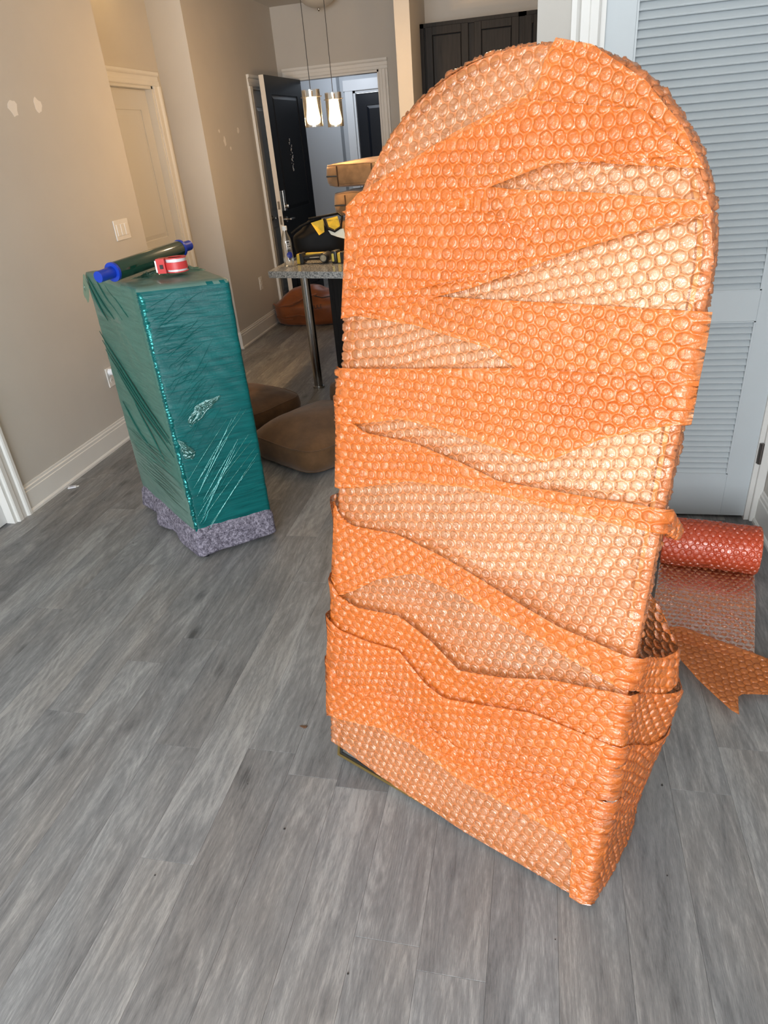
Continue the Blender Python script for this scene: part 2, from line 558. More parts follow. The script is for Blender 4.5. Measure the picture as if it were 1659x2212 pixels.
# ---- casings (door trim): colonial profile, out from wall / across
CSP = [(0, 0), (0.012, 0), (0.016, 0.006), (0.016, 0.03), (0.012, 0.034), (0.012, 0.06), (0.020, 0.066), (0.024, 0.074), (0.024, 0.09), (0, 0.09)]


def casing(mb, a, b, ztop, n, axis, left=True, right=True, w=0.09):
    """door casing around an opening a..b on a wall; axis 'x' or 'y' = running direction; n = wall outward normal"""
    sc_ = w / 0.09
    P = [(o_, x_ * sc_) for o_, x_ in CSP]
    n = Vector(n)
    e = Vector((1, 0, 0)) if axis == 'x' else Vector((0, 1, 0))
    base = n.copy()
    def pt(t, z, wallpos):
        return Vector((t, wallpos, z)) if axis == 'x' else Vector((wallpos, t, z))
    def run(wallpos):
        if left:
            sweep_profile(mb, P, pt(a, 0, wallpos), pt(a, ztop + 0.0, wallpos), n, -e, 0.0, 0.0)
            # mitre corner block
        if right:
            sweep_profile(mb, P, pt(b, 0, wallpos), pt(b, ztop + 0.0, wallpos), n, e, 0.0, 0.0)
        la = a - (w if left else 0)
        lb = b + (w if right else 0)
        sweep_profile(mb, P, pt(la, ztop, wallpos), pt(lb, ztop, wallpos), n, (0, 0, 1))
    return run


def add_trim(name, a, b, ztop, n, axis, wallpos, depth, left=True, right=True, w=0.09, jamb=0.018):
    mb = MB()
    casing(mb, a, b, ztop, n, axis, left, right, w)(wallpos)
    # jamb lining and stop going into the wall
    s_ = -1 if (Vector(n).x + Vector(n).y) > 0 else 1
    d0, d1 = sorted((wallpos, wallpos + s_ * depth))
    m0, m1 = sorted((wallpos + s_ * depth * 0.45, wallpos + s_ * depth * 0.45 + s_ * 0.03))
    for (q0, q1) in ((a - 0.001, a + jamb), (b - jamb, b + 0.001)):
        if axis == 'x':
            mb.box(q0, q1, d0, d1, 0, ztop)
        else:
            mb.box(d0, d1, q0, q1, 0, ztop)
    if axis == 'x':
        mb.box(a, b, d0, d1, ztop - jamb, ztop + 0.001)
    else:
        mb.box(d0, d1, a, b, ztop - jamb, ztop + 0.001)
    return struct(mb, name, M_trim)


add_trim('trim_1', 1.62, 2.50, 2.05, (1, 0, 0), 'y', XL, 0.12)
add_trim('trim_2', 4.66, 5.49, 2.035, (1, 0, 0), 'y', -2.87, 0.12)
add_trim('trim_3', 6.82, 7.50, 2.065, (1, 0, 0), 'y', XC, 0.10)
add_trim('trim_4', -2.45, -1.565, 2.15, (0, -1, 0), 'x', YF, 0.12)
add_trim('trim_5', 0.171, 0.911, 2.05, (0, -1, 0), 'x', YL, 0.10, True, False)
struct(MB().box(0.911, 0.944, YL - 0.016, YL, 0, 2.14, bev=0.004), 'trim_6', M_trim)
# craftsman casing of the hall door
mbh = MB()
mbh.box(-2.36, -2.262, 9.325, 9.352, 0, 2.10, bev=0.003).box(-1.35, -1.25, 9.325, 9.352, 0, 2.10, bev=0.003).box(-2.375, -1.235, 9.318, 9.352, 2.10, 2.215, bev=0.004)
mbh.box(-2.262, -2.235, 9.35, 9.45, 0, 2.1).box(-1.375, -1.35, 9.35, 9.45, 0, 2.1).box(-2.262, -1.35, 9.35, 9.45, 2.075, 2.1)
struct(mbh, 'trim_7', simple('hall_trim_paint', (0.66, 0.68, 0.70), 0.4))


# ---- panelled doors
def panel_door(name, w, h, t, material, panels, parent=None):
    """slab in local coords: x 0..w, y 0..t (front face at y=0), z 0..h with recessed mouldings on both faces"""
    root = MB()
    root.box(0, w, 0.008, t - 0.008, 0, h)
    # stiles and rails proud of the core, both faces
    xs = sorted({0, w} | {p[0] for p in panels} | {p[1] for p in panels})
    for (f0, f1) in ((0, 0.008), (t - 0.008, t)):
        x0 = min(p[0] for p in panels)
        x1 = max(p[1] for p in panels)
        root.box(0, x0, f0, f1, 0, h).box(x1, w, f0, f1, 0, h)
        zs = sorted({(p[2], p[3]) for p in panels})
        zc = 0
        for (z0, z1) in zs:
            root.box(x0, x1, f0, f1, zc, z0)
            zc = z1
        root.box(x0, x1, f0, f1, zc, h)
    o = root.build(name, material, parent)
    for (x0, x1, z0, z1) in panels:
        mb = MB()
        i = 0.035
        for (f0, f1) in ((0.002, 0.008), (t - 0.002, t - 0.008)):
            # bevelled raised field
            A_ = [(x0 + 0.006, z0 + 0.006), (x1 - 0.006, z0 + 0.006), (x1 - 0.006, z1 - 0.006), (x0 + 0.006, z1 - 0.006)]
            B_ = [(x0 + i, z0 + i), (x1 - i, z0 + i), (x1 - i, z1 - i), (x0 + i, z1 - i)]
            va = [mb.bm.verts.new((p[0], f1, p[1])) for p in A_]
            vb = [mb.bm.verts.new((p[0], f0, p[1])) for p in B_]
            mb.bm.faces.new(vb)
            mb.bm.faces.new(va[::-1])
            for q in range(4):
                mb.bm.faces.new((va[q], va[(q + 1) % 4], vb[(q + 1) % 4], vb[q]))
        mb.build('panel', material, o)
    return o


def lever(parent, x, z, side=-1, direction=1, rose=0.027):
    mb = MB()
    y = 0 if side < 0 else 0.04
    mb.cyl((x, y, z), (x, y + side * 0.012, z), rose, seg=24)
    mb.cyl((x, y, z), (x, y + side * 0.05, z), 0.009, seg=12)
    mb.tube([(x, y + side * 0.05, z), (x + direction * 0.05, y + side * 0.052, z), (x + direction * 0.11, y + side * 0.046, z - 0.004)], [0.009, 0.008, 0.006])
    return mb.build('handle', M_chrome, parent, smooth=True)


P2 = lambda w, h: [(0.115, w - 0.115, 0.22, 0.86), (0.115, w - 0.115, 1.0, h - 0.13)]
# near-left door, closed in its opening
d1 = panel_door('door_1', 0.84, 2.03, 0.035, M_door, P2(0.84, 2.03))
d1['kind'] = 'structure'
d1.location = (XL - 0.045, 1.64, 0.005)
d1.rotation_euler = (0, 0, PI / 2)
# recess door (front face looks to +x)
d2 = panel_door('door_2', 0.79, 2.01, 0.035, M_door, P2(0.79, 2.01))
d2['kind'] = 'structure'
d2.location = (-2.925, 4.68, 0.005)
d2.rotation_euler = (0, 0, PI / 2)
# closet door in the corridor
d3 = panel_door('door_3', 0.64, 2.04, 0.035, M_door, P2(0.64, 2.04))
d3['kind'] = 'structure'
d3.location = (XC - 0.03, 6.84, 0.005)
d3.rotation_euler = (0, 0, PI / 2)
lever(d3, 0.07, 0.95, -1, 1)
# hall door
d4 = panel_door('door_4', 0.86, 2.06, 0.04, M_navy, P2(0.86, 2.06))
d4['kind'] = 'structure'
d4.location = (-2.235, 9.40, 0.01)
# open entry door: hinge at the far-left jamb, swung back along the corridor wall
d5 = panel_door('door_5', 0.90, 2.125, 0.045, M_navy, [(0.13, 0.77, 0.24, 0.80), (0.13, 0.77, 1.02, 1.98)])
d5['kind'] = 'structure'
a5, b5 = Vector((-2.404, 6.66)), Vector((-2.352, 7.56))
d5.location = (a5.x, a5.y, 0.008)
d5.rotation_euler = (0, 0, math.atan2(b5.y - a5.y, b5.x - a5.x))
# painted latch edge and top edge are the pale colour of the frame
MB().box(-0.0015, 0.0, 0.0, 0.045, 0, 2.125).build('door_edge', simple('pale_edge', (0.70, 0.66, 0.60), 0.5), d5)
MB().box(-0.003, -0.0015, 0.012, 0.034, 1.04, 1.11).box(-0.003, -0.0015, 0.012, 0.034, 0.905, 0.98).build('latch_plate', M_chrome, d5)
MB().box(0.045, 0.10, -0.016, 0.0, 1.02, 1.20, bev=0.004).build('lock_body', M_chrome, d5)
MB().cyl((0.072, -0.016, 1.06), (0.072, -0.034, 1.06), 0.016).box(0.066, 0.078, -0.045, -0.03, 1.045, 1.075, bev=0.003).build('thumb_turn', M_chrome, d5, smooth=True)
lever(d5, 0.07, 0.945, -1, 1)
# hanging crystal ornament marks on the entry door
mbk = MB()
rr = random.Random(3)
for i in range(26):
    tt = i / 25
    x_ = 0.40 + rr.uniform(-0.028, 0.03) * (0.25 + 1.4 * math.sin(PI * min(1, tt * 1.1)))
    z_ = 1.62 - tt * 0.27
    s_ = rr.uniform(0.003, 0.0085)
    mbk.lathe([(0, -s_ * 1.3), (s_, 0), (0, s_ * 1.3)], seg=6, M=Matrix.Translation((x_, -0.006 - s_ * 0.4, z_)))
ok = mbk.build('crystal_ornament', simple('crystal', (0.75, 0.8, 0.85), 0.12, metal=0.8), d5)
ok['kind'] = 'stuff'

# ---- louvre door
LX0, LX1 = 0.1785, 0.906
lv = empty('door_6', (LX0, YL + 0.012, 0.012))
lv['kind'] = 'structure'
LW = LX1 - LX0
o0, o1 = 0.284 - LX0, 0.801 - LX0
zz = [0.0, 0.196, 0.832, 0.944, 1.905, 2.02]
mbl = MB()
mbl.box(0, o0, 0, 0.034, 0, 2.02, bev=0.0015).box(o1, LW, 0, 0.034, 0, 2.02, bev=0.0015)
mbl.build('stile', M_louvre, lv)
for a_, b_ in ((zz[0], zz[1]), (zz[2], zz[3]), (zz[4], zz[5])):
    MB().box(o0, o1, 0, 0.034, a_, b_, bev=0.0015).build('rail', M_louvre, lv)
# thin moulding lip round each opening
mbs = MB()
for a_, b_ in ((zz[1], zz[2]), (zz[3], zz[4])):
    mbs.box(o0, o0 + 0.006, -0.001, 0.034, a_, b_).box(o1 - 0.006, o1, -0.001, 0.034, a_, b_).box(o0, o1, -0.001, 0.034, a_, a_ + 0.004).box(o0, o1, -0.001, 0.034, b_ - 0.004, b_)
mbs.build('moulding', M_louvre, lv)
sm = MB().box(o0 + 0.004, o1 - 0.004, -0.0032, 0.0032, -0.017, 0.017, bev=0.0015)
slat0 = sm.build('slat', M_louvre, lv)
pitch = 0.0245
first = True
for a_, b_ in ((zz[1], zz[2]), (zz[3], zz[4])):
    z = a_ + 0.014
    while z < b_ - 0.008:
        s_ = slat0 if first else slat0.copy()
        if not first:
            COL.objects.link(s_)
        first = False
        s_.parent = lv
        s_.location = (0, 0.016, z)
        s_.rotation_euler = (math.radians(-42), 0, 0)
        z += pitch
for hz in (0.30, 1.05, 1.85):
    MB().cyl((LW + 0.001, -0.020, hz - 0.045), (LW + 0.001, -0.020, hz + 0.045), 0.0075, seg=12).box(LW - 0.010, LW + 0.003, -0.018, 0.002, hz - 0.044, hz + 0.044).build('hinge', simple('dark_nickel', (0.16, 0.15, 0.14), 0.35, metal=0.9), lv, smooth=True)

# ---- spackle patches, plates (parts of the walls' fittings)


def blob_patch(parent, x, y, z, w_, h_, seed):
    r_ = random.Random(seed)
    pts = []
    for i in range(14):
        a_ = 2 * PI * i / 14
        q = r_.uniform(0.72, 1.12)
        pts.append((y + math.cos(a_) * w_ / 2 * q, z + math.sin(a_) * h_ / 2 * q))
    o_ = MB().prism(pts, x - 0.0005, x + 0.0009, 'x').build('spackle_patch', M_spackle, parent)
    o_['label'] = 'pale filler patch on the wall paint'


blob_patch(wall_left, XL, 3.404, 1.825, 0.075, 0.075, 1)
blob_patch(wall_left, XL, 3.603, 1.84, 0.06, 0.075, 2)
blob_patch(wall_corridor, XC, 6.02, 1.645, 0.05, 0.075, 3)
blob_patch(wall_corridor, XC, 5.94, 1.718, 0.03, 0.032, 4)
blob_patch(wall_corridor, XC, 6.345, 1.72, 0.05, 0.045, 5)
blob_patch(wall_corridor, XC, 6.12, 1.59, 0.03, 0.03, 6)

sw = empty('light_switch', (XL, 4.086, 1.187))
tag(sw, 'white three-rocker light switch plate on the left wall above the green-wrapped box', 'light switch')
MB().box(0, 0.006, -0.082, 0.082, -0.058, 0.058, bev=0.0025).build('cover_plate', M_plate, sw)
for k in (-1, 0, 1):
    MB().box(0.004, 0.0095, k * 0.046 - 0.016, k * 0.046 + 0.016, -0.033, 0.033, bev=0.002).build('rocker', M_plate, sw)


def outlet(name, x, y, z, label, plug=False):
    r_ = empty(name, (x, y, z))
    tag(r_, label, 'power outlet')
    MB().box(0, 0.006, -0.036, 0.036, -0.058, 0.058, bev=0.0025).build('cover_plate', M_plate, r_)
    for k in (-1, 1):
        f_ = MB().cyl((0.004, 0, k * 0.021), (0.0085, 0, k * 0.021), 0.0165, seg=20).build('socket', M_plate, r_, smooth=True)
        MB().box(0.0085, 0.0088, -0.007, -0.005, k * 0.021 - 0.004, k * 0.021 + 0.005).box(0.0085, 0.0088, 0.005, 0.007, k * 0.021 - 0.004, k * 0.021 + 0.005).build('slots', M_black, f_)
    return r_


outlet('power_outlet', XL, 3.565, 0.411, 'white power outlet low on the left wall half hidden by the green-wrapped box')
outlet('power_outlet', XC, 6.30, 0.445, 'white power outlet low on the corridor wall beside the orange duffel bag')
pg = empty('plug_in_freshener', (XL + 0.009, 3.560, 0.445))
tag(pg, 'small round white plug in the outlet beside the green-wrapped box', 'plug')
MB().cyl((0, 0, 0), (0.035, 0, 0), 0.021, 0.019, seg=24).build('plug_body', simple('white_plastic', (0.85, 0.86, 0.88), 0.25), pg, smooth=True)
MB().cyl((0.035, 0, 0), (0.038, 0, 0), 0.012, seg=20).build('plug_cap', M_plate, pg, smooth=True)

# ================================================================== KITCHEN
# wall cabinets


def wall_cabinet(name, x0, w, label, doors):
    r_ = empty(name, (x0, 6.46, 1.42))
    tag(r_, label, 'cabinet', 'dark kitchen wall cabinets')
    H_ = 0.905
    MB().box(0, w, 0.02, 0.31, 0, H_).build('carcass', M_darkwood, r_)
    MB().box(0, w, 0.0, 0.02, 0, 0.025).box(0, w, 0.0, 0.02, H_ - 0.03, H_).box(0, 0.03, 0, 0.02, 0, H_).box(w - 0.03, w, 0, 0.02, 0, H_).build('face_frame', M_darkwood, r_)
    for (a_, b_) in doors:
        d_ = MB()
        t0, t1 = -0.018, -0.001
        z0_, z1_ = 0.015, H_ - 0.028
        q = 0.055
        d_.box(a_, a_ + q, t0, t1, z0_, z1_, bev=0.002).box(b_ - q, b_, t0, t1, z0_, z1_, bev=0.002).box(a_ + q, b_ - q, t0, t1, z0_, z0_ + q, bev=0.002).box(a_ + q, b_ - q, t0, t1, z1_ - q, z1_, bev=0.002)
        dd = d_.build('cabinet_door', M_darkwood, r_)
        MB().box(a_ + q + 0.006, b_ - q - 0.006, t0 + 0.008, t1 + 0.0005, z0_ + q + 0.006, z1_ - q - 0.006, bev=0.002).build('door_panel', M_darkwood, dd)
    return r_


wall_cabinet('wall_cabinet', -0.9745, 0.80, 'dark brown two-door wall cabinet next to the beige wall stub', [(0.045, 0.385), (0.432, 0.775)])
wall_cabinet('wall_cabinet', -0.1735, 0.146, 'narrow visible end of a dark brown wall cabinet beside the louvre-door wall', [(0.018, 0.14)])

# kitchen island
ISX0, ISX1 = -1.575, -0.75
isl = empty('kitchen_island', (0, 0, 0))
tag(isl, 'black kitchen island cabinet under the grey granite worktop', 'cabinet')
MB().box(-1.37, -0.80, 4.52, 5.75, 0.09, 0.875, bev=0.003).build('carcass', M_darkwood, isl)
MB().box(-1.34, -0.83, 4.56, 5.72, 0.0, 0.09).build('toe_kick', M_black, isl)
MB().box(-1.375, -1.345, 4.515, 4.53, 0.09, 0.875, bev=0.002).build('end_panel', M_darkwood, isl)
MB().box(-0.83, -0.795, 4.515, 4.53, 0.09, 0.875, bev=0.002).build('end_panel', M_darkwood, isl)


def granite():
    M, nt, out = mat('speckled_granite')
    tc = nd(nt, 'TexCoord')
    n = nd(nt, 'TexNoise', {'Vector': tc.outputs['Object'], 'Scale': 95.0, 'Detail': 4.0, 'Roughness': 0.75})
    v = nd(nt, 'TexVoronoi', {'Vector': tc.outputs['Object'], 'Scale': 170.0})
    a = nd(nt, 'Math', {0: v.outputs['Distance'], 1: 0.25, 2: n.outputs['Fac']}, operation='MULTIPLY_ADD')
    cr = ramp(nt, a.outputs[0], [(0.42, (0.03, 0.035, 0.04)), (0.56, (0.20, 0.21, 0.21)), (0.72, (0.46, 0.45, 0.43))])
    b = nd(nt, 'BsdfPrincipled', {'Base Color': cr, 'Roughness': 0.15})
    nt.links.new(b.outputs[0], out.inputs[0])
    return M


wt = empty('granite_worktop', (0, 0, 0))
tag(wt, 'speckled grey granite island worktop holding the tools and the stacked cushions', 'worktop')
mbw = MB().prism([(-1.578, 3.975), (-1.565, 3.965), (-0.75, 3.745), (-0.75, 5.85), (-1.578, 5.85)], 0.877, 0.915, 'z')
bmesh.ops.bevel(mbw.bm, geom=[e for e in mbw.bm.edges], offset=0.004, segments=2, affect='EDGES')
mbw.build('slab', granite(), wt)
MB().cyl((-1.545, 4.545, 0.0), (-1.545, 4.545, 0.877), 0.031, seg=32).build('support_leg', simple('satin_steel', (0.42, 0.41, 0.39), 0.22, metal=1.0), wt, smooth=True)
MB().cyl((-1.545, 4.545, 0.0), (-1.545, 4.545, 0.012), 0.042, seg=32).build('foot_flange', M_chrome, wt, smooth=True)

# ================================================================== CUSHIONS


def suede(name, col):
    M, nt, out = mat(name)
    tc = nd(nt, 'TexCoord')
    n = nd(nt, 'TexNoise', {'Vector': tc.outputs['Object'], 'Scale': 7.0, 'Detail': 5.0, 'Roughness': 0.62})
    n2 = nd(nt, 'TexNoise', {'Vector': tc.outputs['Object'], 'Scale': 350.0, 'Detail': 2.0})
    lo = tuple(x * 0.55 for x in col)
    hi = tuple(x * 1.35 for x in col)
    b = nd(nt, 'BsdfPrincipled', {'Base Color': ramp(nt, n.outputs['Fac'], [(0.28, lo), (0.72, hi)]), 'Roughness': 0.75, 'Specular IOR Level': 0.2, 'Sheen Weight': 0.25})
    bp = nd(nt, 'Bump', {'Height': n2.outputs['Fac'], 'Strength': 0.25, 'Distance': 0.001})
    nt.links.new(bp.outputs[0], b.inputs['Normal'])
    nt.links.new(b.outputs[0], out.inputs[0])
    return M


M_suede = suede('brown_suede', (0.128, 0.066, 0.028))
M_suede2 = suede('tan_suede', (0.27, 0.155, 0.075))
M_seam = simple('seam', (0.055, 0.028, 0.014), 0.8)


def sup(a_, ex):
    c_, s_ = math.cos(a_), math.sin(a_)
    return (math.copysign(abs(c_) ** (2 / ex), c_), math.copysign(abs(s_) ** (2 / ex), s_))


def cushion_mb(w_, d_, h_, crown, ex=5.5, seed=0, N=72, sag=0.0):
    mb = MB()
    # ring list: (scale, z)
    prof = [(0.0, 0.0), (0.5, 0.0), (0.86, 0.004), (0.955, 0.018), (0.992, h_ * 0.22), (1.012, h_ * 0.5), (0.998, h_ * 0.8), (0.985, h_ * 0.93), (0.965, h_)]
    for k in range(1, 15):
        t = k / 14
        prof.append((0.965 * (1 - t) if k < 14 else 0.0, h_ + crown * (1 - (1 - t) ** 2.2)))
    rings = []
    for s_, z_ in prof:
        if s_ == 0.0:
            rings.append([mb.bm.verts.new((0, 0, z_))])
            continue
        ring = []
        for k in range(N):
            x_, y_ = sup(2 * PI * k / N, ex if s_ > 0.9 else ex * s_ / 0.9 + 2 * (1 - s_ / 0.9))
            px, py = x_ * w_ / 2 * s_, y_ * d_ / 2 * s_
            nz = mnoise.noise(Vector((px * 4 + seed * 3.1, py * 4, z_ * 4)))
            nf = mnoise.noise(Vector((px * 13 + seed, py * 13, z_ * 13)))
            zz_ = z_
            if z_ > 0.03:
                zz_ += nz * 0.014 * (1 if z_ >= h_ else 0.3) + nf * 0.003
            k_ = 1 + nz * 0.02
            ring.append(mb.bm.verts.new((px * k_, py * k_, zz_)))
        rings.append(ring)
    for i in range(len(rings) - 1):
        A_, B_ = rings[i], rings[i + 1]
        for k in range(N):
            k2 = (k + 1) % N
            if len(A_) == 1:
                mb.bm.faces.new((A_[0], B_[k2], B_[k]))
            elif len(B_) == 1:
                mb.bm.faces.new((A_[k], A_[k2], B_[0]))
            else:
                mb.bm.faces.new((A_[k], A_[k2], B_[k2], B_[k]))
    seams = []
    for idx in (3, 8):
        seams.append([v.co.copy() for v in rings[idx]])
    return mb, seams


def cushion(name, loc, rz, w_, d_, h_, crown, label, material, group, seed, tilt=(0, 0), zip_=False, ex=5.5):
    r_ = empty(name, loc, rot=(tilt[0], tilt[1], rz))
    tag(r_, label, 'cushion', group)
    mb, seams = cushion_mb(w_, d_, h_, crown, ex, seed)
    mb.build('cover', material, r_, smooth=60)
    for sm_ in seams:
        out_ = [Vector((p.x * 1.004, p.y * 1.004, p.z)) for p in sm_]
        MB().tube(out_, 0.003, 6, True).build('piping', material, r_, smooth=True)
    if zip_:
        x0 = -w_ / 2
        y0 = -d_ / 2
        MB().box(x0 + 0.05, x0 + 0.125, y0 - 0.012, y0 + 0.01, h_ * 0.50, h_ * 0.50 + 0.010, bev=0.002).build('zip', M_black, r_)
        MB().box(x0 + 0.125, x0 + 0.128, y0 - 0.0105, y0 + 0.01, h_ * 0.08, h_ * 0.95).build('seam', M_seam, r_)
        MB().box(x0 + 0.37, x0 + 0.373, y0 - 0.0105, y0 + 0.01, h_ * 0.08, h_ * 0.95).build('seam', M_seam, r_)
    return r_


cushion('floor_cushion', (-1.20, 3.465, 0), math.radians(-31), 0.59, 0.67, 0.140, 0.105, 'large brown suede cushion lying flat on the floor, nearest of the three', M_suede, 'brown cushions on the floor', 1)
cushion('floor_cushion', (-1.86, 3.98, 0), math.radians(-24), 0.60, 0.50, 0.12, 0.06, 'brown suede cushion half hidden behind the green-wrapped box', M_suede, 'brown cushions on the floor', 2)
cushion('floor_cushion', (-1.00, 4.14, 0), math.radians(-36), 0.60, 0.46, 0.16, 0.09, 'brown suede cushion behind the nearest one, in front of the black island', M_suede, 'brown cushions on the floor', 3)

cx0 = -1.155
for i, (dx, dz, h_) in enumerate([(0.035, 0.0, 0.148), (0.03, 0.183, 0.146), (0.0, 0.366, 0.144)]):
    cushion('stacked_cushion', (cx0 + dx, 5.20, 0.9155 + dz), math.radians([3, -2, -4][i]), 0.60, 0.58, h_, 0.020,
            ['tan suede cushion at the bottom of the stack on the worktop', 'tan suede cushion in the middle of the stack on the worktop', 'tan suede cushion on top of the stack, lit yellow by the pendants'][i],
            M_suede2, 'tan cushions stacked on the worktop', 10 + i, zip_=True, ex=4.0)

# ================================================================== PENDANTS
M_glass = None


def clearglass(name, tint, gloss=0.10):
    M, nt, out = mat(name)
    tr = nd(nt, 'BsdfTransparent', {'Color': c4(tint)})
    gl = nd(nt, 'BsdfGlossy', {'Color': (1, 1, 1, 1), 'Roughness': 0.05})
    lw = nd(nt, 'LayerWeight', {'Blend': 0.35})
    g = nd(nt, 'Math', {0: lw.outputs['Fresnel'], 1: 0.8, 2: gloss * 0.3}, operation='MULTIPLY_ADD', use_clamp=True)
    mx = nd(nt, 'MixShader', {0: g.outputs[0], 1: tr.outputs[0], 2: gl.outputs[0]})
    nt.links.new(mx.outputs[0], out.inputs[0])
    return M


M_glass = clearglass('clear_lamp_glass', (0.99, 0.97, 0.93))
M_clearplastic = clearglass('clear_bottle_plastic', (0.93, 0.95, 0.95), 0.2)


def lampglass():
    M, nt, out = mat('lit_frosted_glass')
    e = nd(nt, 'Emission', {'Color': (1.0, 0.80, 0.50, 1), 'Strength': 5.0})
    tr = nd(nt, 'BsdfTransparent', {'Color': (1, 0.95, 0.85, 1)})
    a = nd(nt, 'MixShader', {0: 0.55, 1: tr.outputs[0], 2: e.outputs[0]})
    nt.links.new(a.outputs[0], out.inputs[0])
    return M


M_lampglass = lampglass()
M_bulb = simple('glowing_bulb', (1, 1, 1), 0.5, emit=(1.0, 0.78, 0.48), estr=22)


def pendant(x, y, zb, label):
    r_ = empty('pendant_lamp', (x, y, zb))
    tag(r_, label, 'pendant lamp', 'glass pendant lamps over the island')
    H_ = 0.195
    MB().lathe([(0.0545, 0.0), (0.0545, H_), (0.0525, H_), (0.0525, 0.0), (0.0545, 0.0)], seg=36).build('outer_glass', M_glass, r_, smooth=True)
    MB().lathe([(0.030, 0.158), (0.033, 0.12), (0.040, 0.07), (0.044, 0.045), (0.040, 0.022), (0.022, 0.012), (0.0, 0.010)], seg=28).build('frosted_shade', M_lampglass, r_, smooth=True)
    MB().lathe([(0.0, 0.03), (0.014, 0.035), (0.018, 0.055), (0.012, 0.09), (0.01, 0.10), (0.0, 0.10)], seg=14).build('bulb', M_bulb, r_, smooth=True)
    MB().cyl((0, 0, 0.100), (0, 0, 0.19), 0.012, seg=16).cyl((0, 0, 0.155), (0, 0, 0.160), 0.030, seg=24).build('socket_cap', M_chrome, r_, smooth=True)
    MB().tube([(-0.066, 0, 0.158), (0.066, 0, 0.158)], 0.0022, 8).build('cross_pin', M_chrome, r_, smooth=True)
    MB().tube([(0, 0, 0.19), (0, 0, CH - zb - 0.02)], 0.0022, 8).build('cord', M_black, r_)
    MB().lathe([(0.058, 0), (0.058, -0.015), (0.03, -0.022), (0, -0.022)], c=(0, 0, CH - zb), seg=28).build('ceiling_canopy', M_chrome, r_, smooth=True)
    point('pendant_light', (x, y, zb + 0.055), 58, WARM, 0.03)
    return r_


pendant(-1.374, 4.60, 1.650, 'left glass pendant lamp over the island, hanging nearer the camera')
pendant(-1.352, 5.03, 1.650, 'right glass pendant lamp over the island, hanging farther from the camera')
dm = empty('ceiling_lamp', (-2.02, 7.31, CH))
tag(dm, 'unlit frosted dome lamp on the corridor ceiling', 'ceiling lamp')
MB().lathe([(0.17, 0), (0.17, -0.015), (0.16, -0.02)], seg=36).build('base', M_chrome, dm, smooth=True)
MB().lathe([(0.158, -0.015), (0.15, -0.04), (0.12, -0.07), (0.07, -0.092), (0.0, -0.10)], seg=36).build('dome', simple('frosted_dome', (0.60, 0.56, 0.49), 0.35), dm, smooth=True)
MB().lathe([(0.0, -0.098), (0.010, -0.102), (0.012, -0.112), (0.006, -0.125), (0, -0.128)], seg=14).build('finial', M_chrome, dm, smooth=True)

# ================================================================== THINGS ON THE WORKTOP
ZC = 0.9155
# bottle
bt = empty('water_bottle', (-1.488, 4.12, ZC))
tag(bt, 'clear plastic water bottle with a white cap and blue label on the worktop', 'bottle')
MB().lathe([(0.0, 0.0), (0.026, 0.0), (0.031, 0.006), (0.0315, 0.05), (0.030, 0.09), (0.031, 0.13), (0.028, 0.155), (0.018, 0.185), (0.0125, 0.20), (0.0125, 0.212)], seg=28).build('bottle_body', M_clearplastic, bt, smooth=60)
MB().lathe([(0.0, 0.205), (0.0148, 0.205), (0.0152, 0.226), (0.0135, 0.229), (0.0, 0.229)], seg=24).build('cap', simple('white_cap', (0.8, 0.78, 0.74), 0.35), bt, smooth=30)
# label printed on the bottle: blue disc and white letters wrapped on the side facing the room
lbmb = MB()
cs = [(math.cos(2 * PI * k / 20) * 0.019, math.sin(2 * PI * k / 20) * 0.019) for k in range(20)]
aim = math.atan2(-4.12, 1.488) + 0.35
vs_ = [lbmb.bm.verts.new((0.0322 * math.cos(aim + p[0] / 0.0322), 0.0322 * math.sin(aim + p[0] / 0.0322), 0.068 + p[1])) for p in cs]
vc_ = lbmb.bm.verts.new((0.0328 * math.cos(aim), 0.0328 * math.sin(aim), 0.068))
for k in range(20):
    lbmb.bm.faces.new((vc_, vs_[k], vs_[(k + 1) % 20]))
lbmb.build('label_disc', simple('blue_print', (0.015, 0.03, 0.28), 0.4), bt)
lt = text_mesh('LIFE', 0.032)
for v in lt.vertices:
    x_, y_, z_ = v.co
    a_ = aim + (-y_) / 0.0325
    v.co = (0.0332 * math.cos(a_), 0.0332 * math.sin(a_), 0.124 - x_ * 1.0)
link('lettering', lt, simple('white_print', (0.85, 0.85, 0.85), 0.5), bt)

# tool bag
tb = empty('tool_bag', (-1.385, 4.50, ZC), math.radians(14))
tag(tb, 'slumped black fabric tool bag with yellow lining open on the worktop', 'bag')
M_bagf = simple('black_nylon', (0.004, 0.004, 0.0045), 0.6, spec=0.2, var=0.3, vscale=20, bump=0.4, bscale=30)
mb, _ = cushion_mb(0.34, 0.24, 0.12, 0.07, ex=3.2, seed=22, N=56)
for v in mb.bm.verts:
    if v.co.z > 0.05:
        v.co.z += 0.03 * mnoise.noise(v.co * 9) + 0.035 * math.exp(-((v.co.x - 0.03) / 0.12) ** 2)
        v.co.x -= 0.12 * (v.co.z - 0.05) * (1 if v.co.x < 0 else 0.3)
mb.build('bag_body', M_bagf, tb, smooth=70)
M_yel = simple('yellow_fabric', (0.72, 0.46, 0.03), 0.45, var=0.2, vscale=25, bump=0.3, bscale=40)


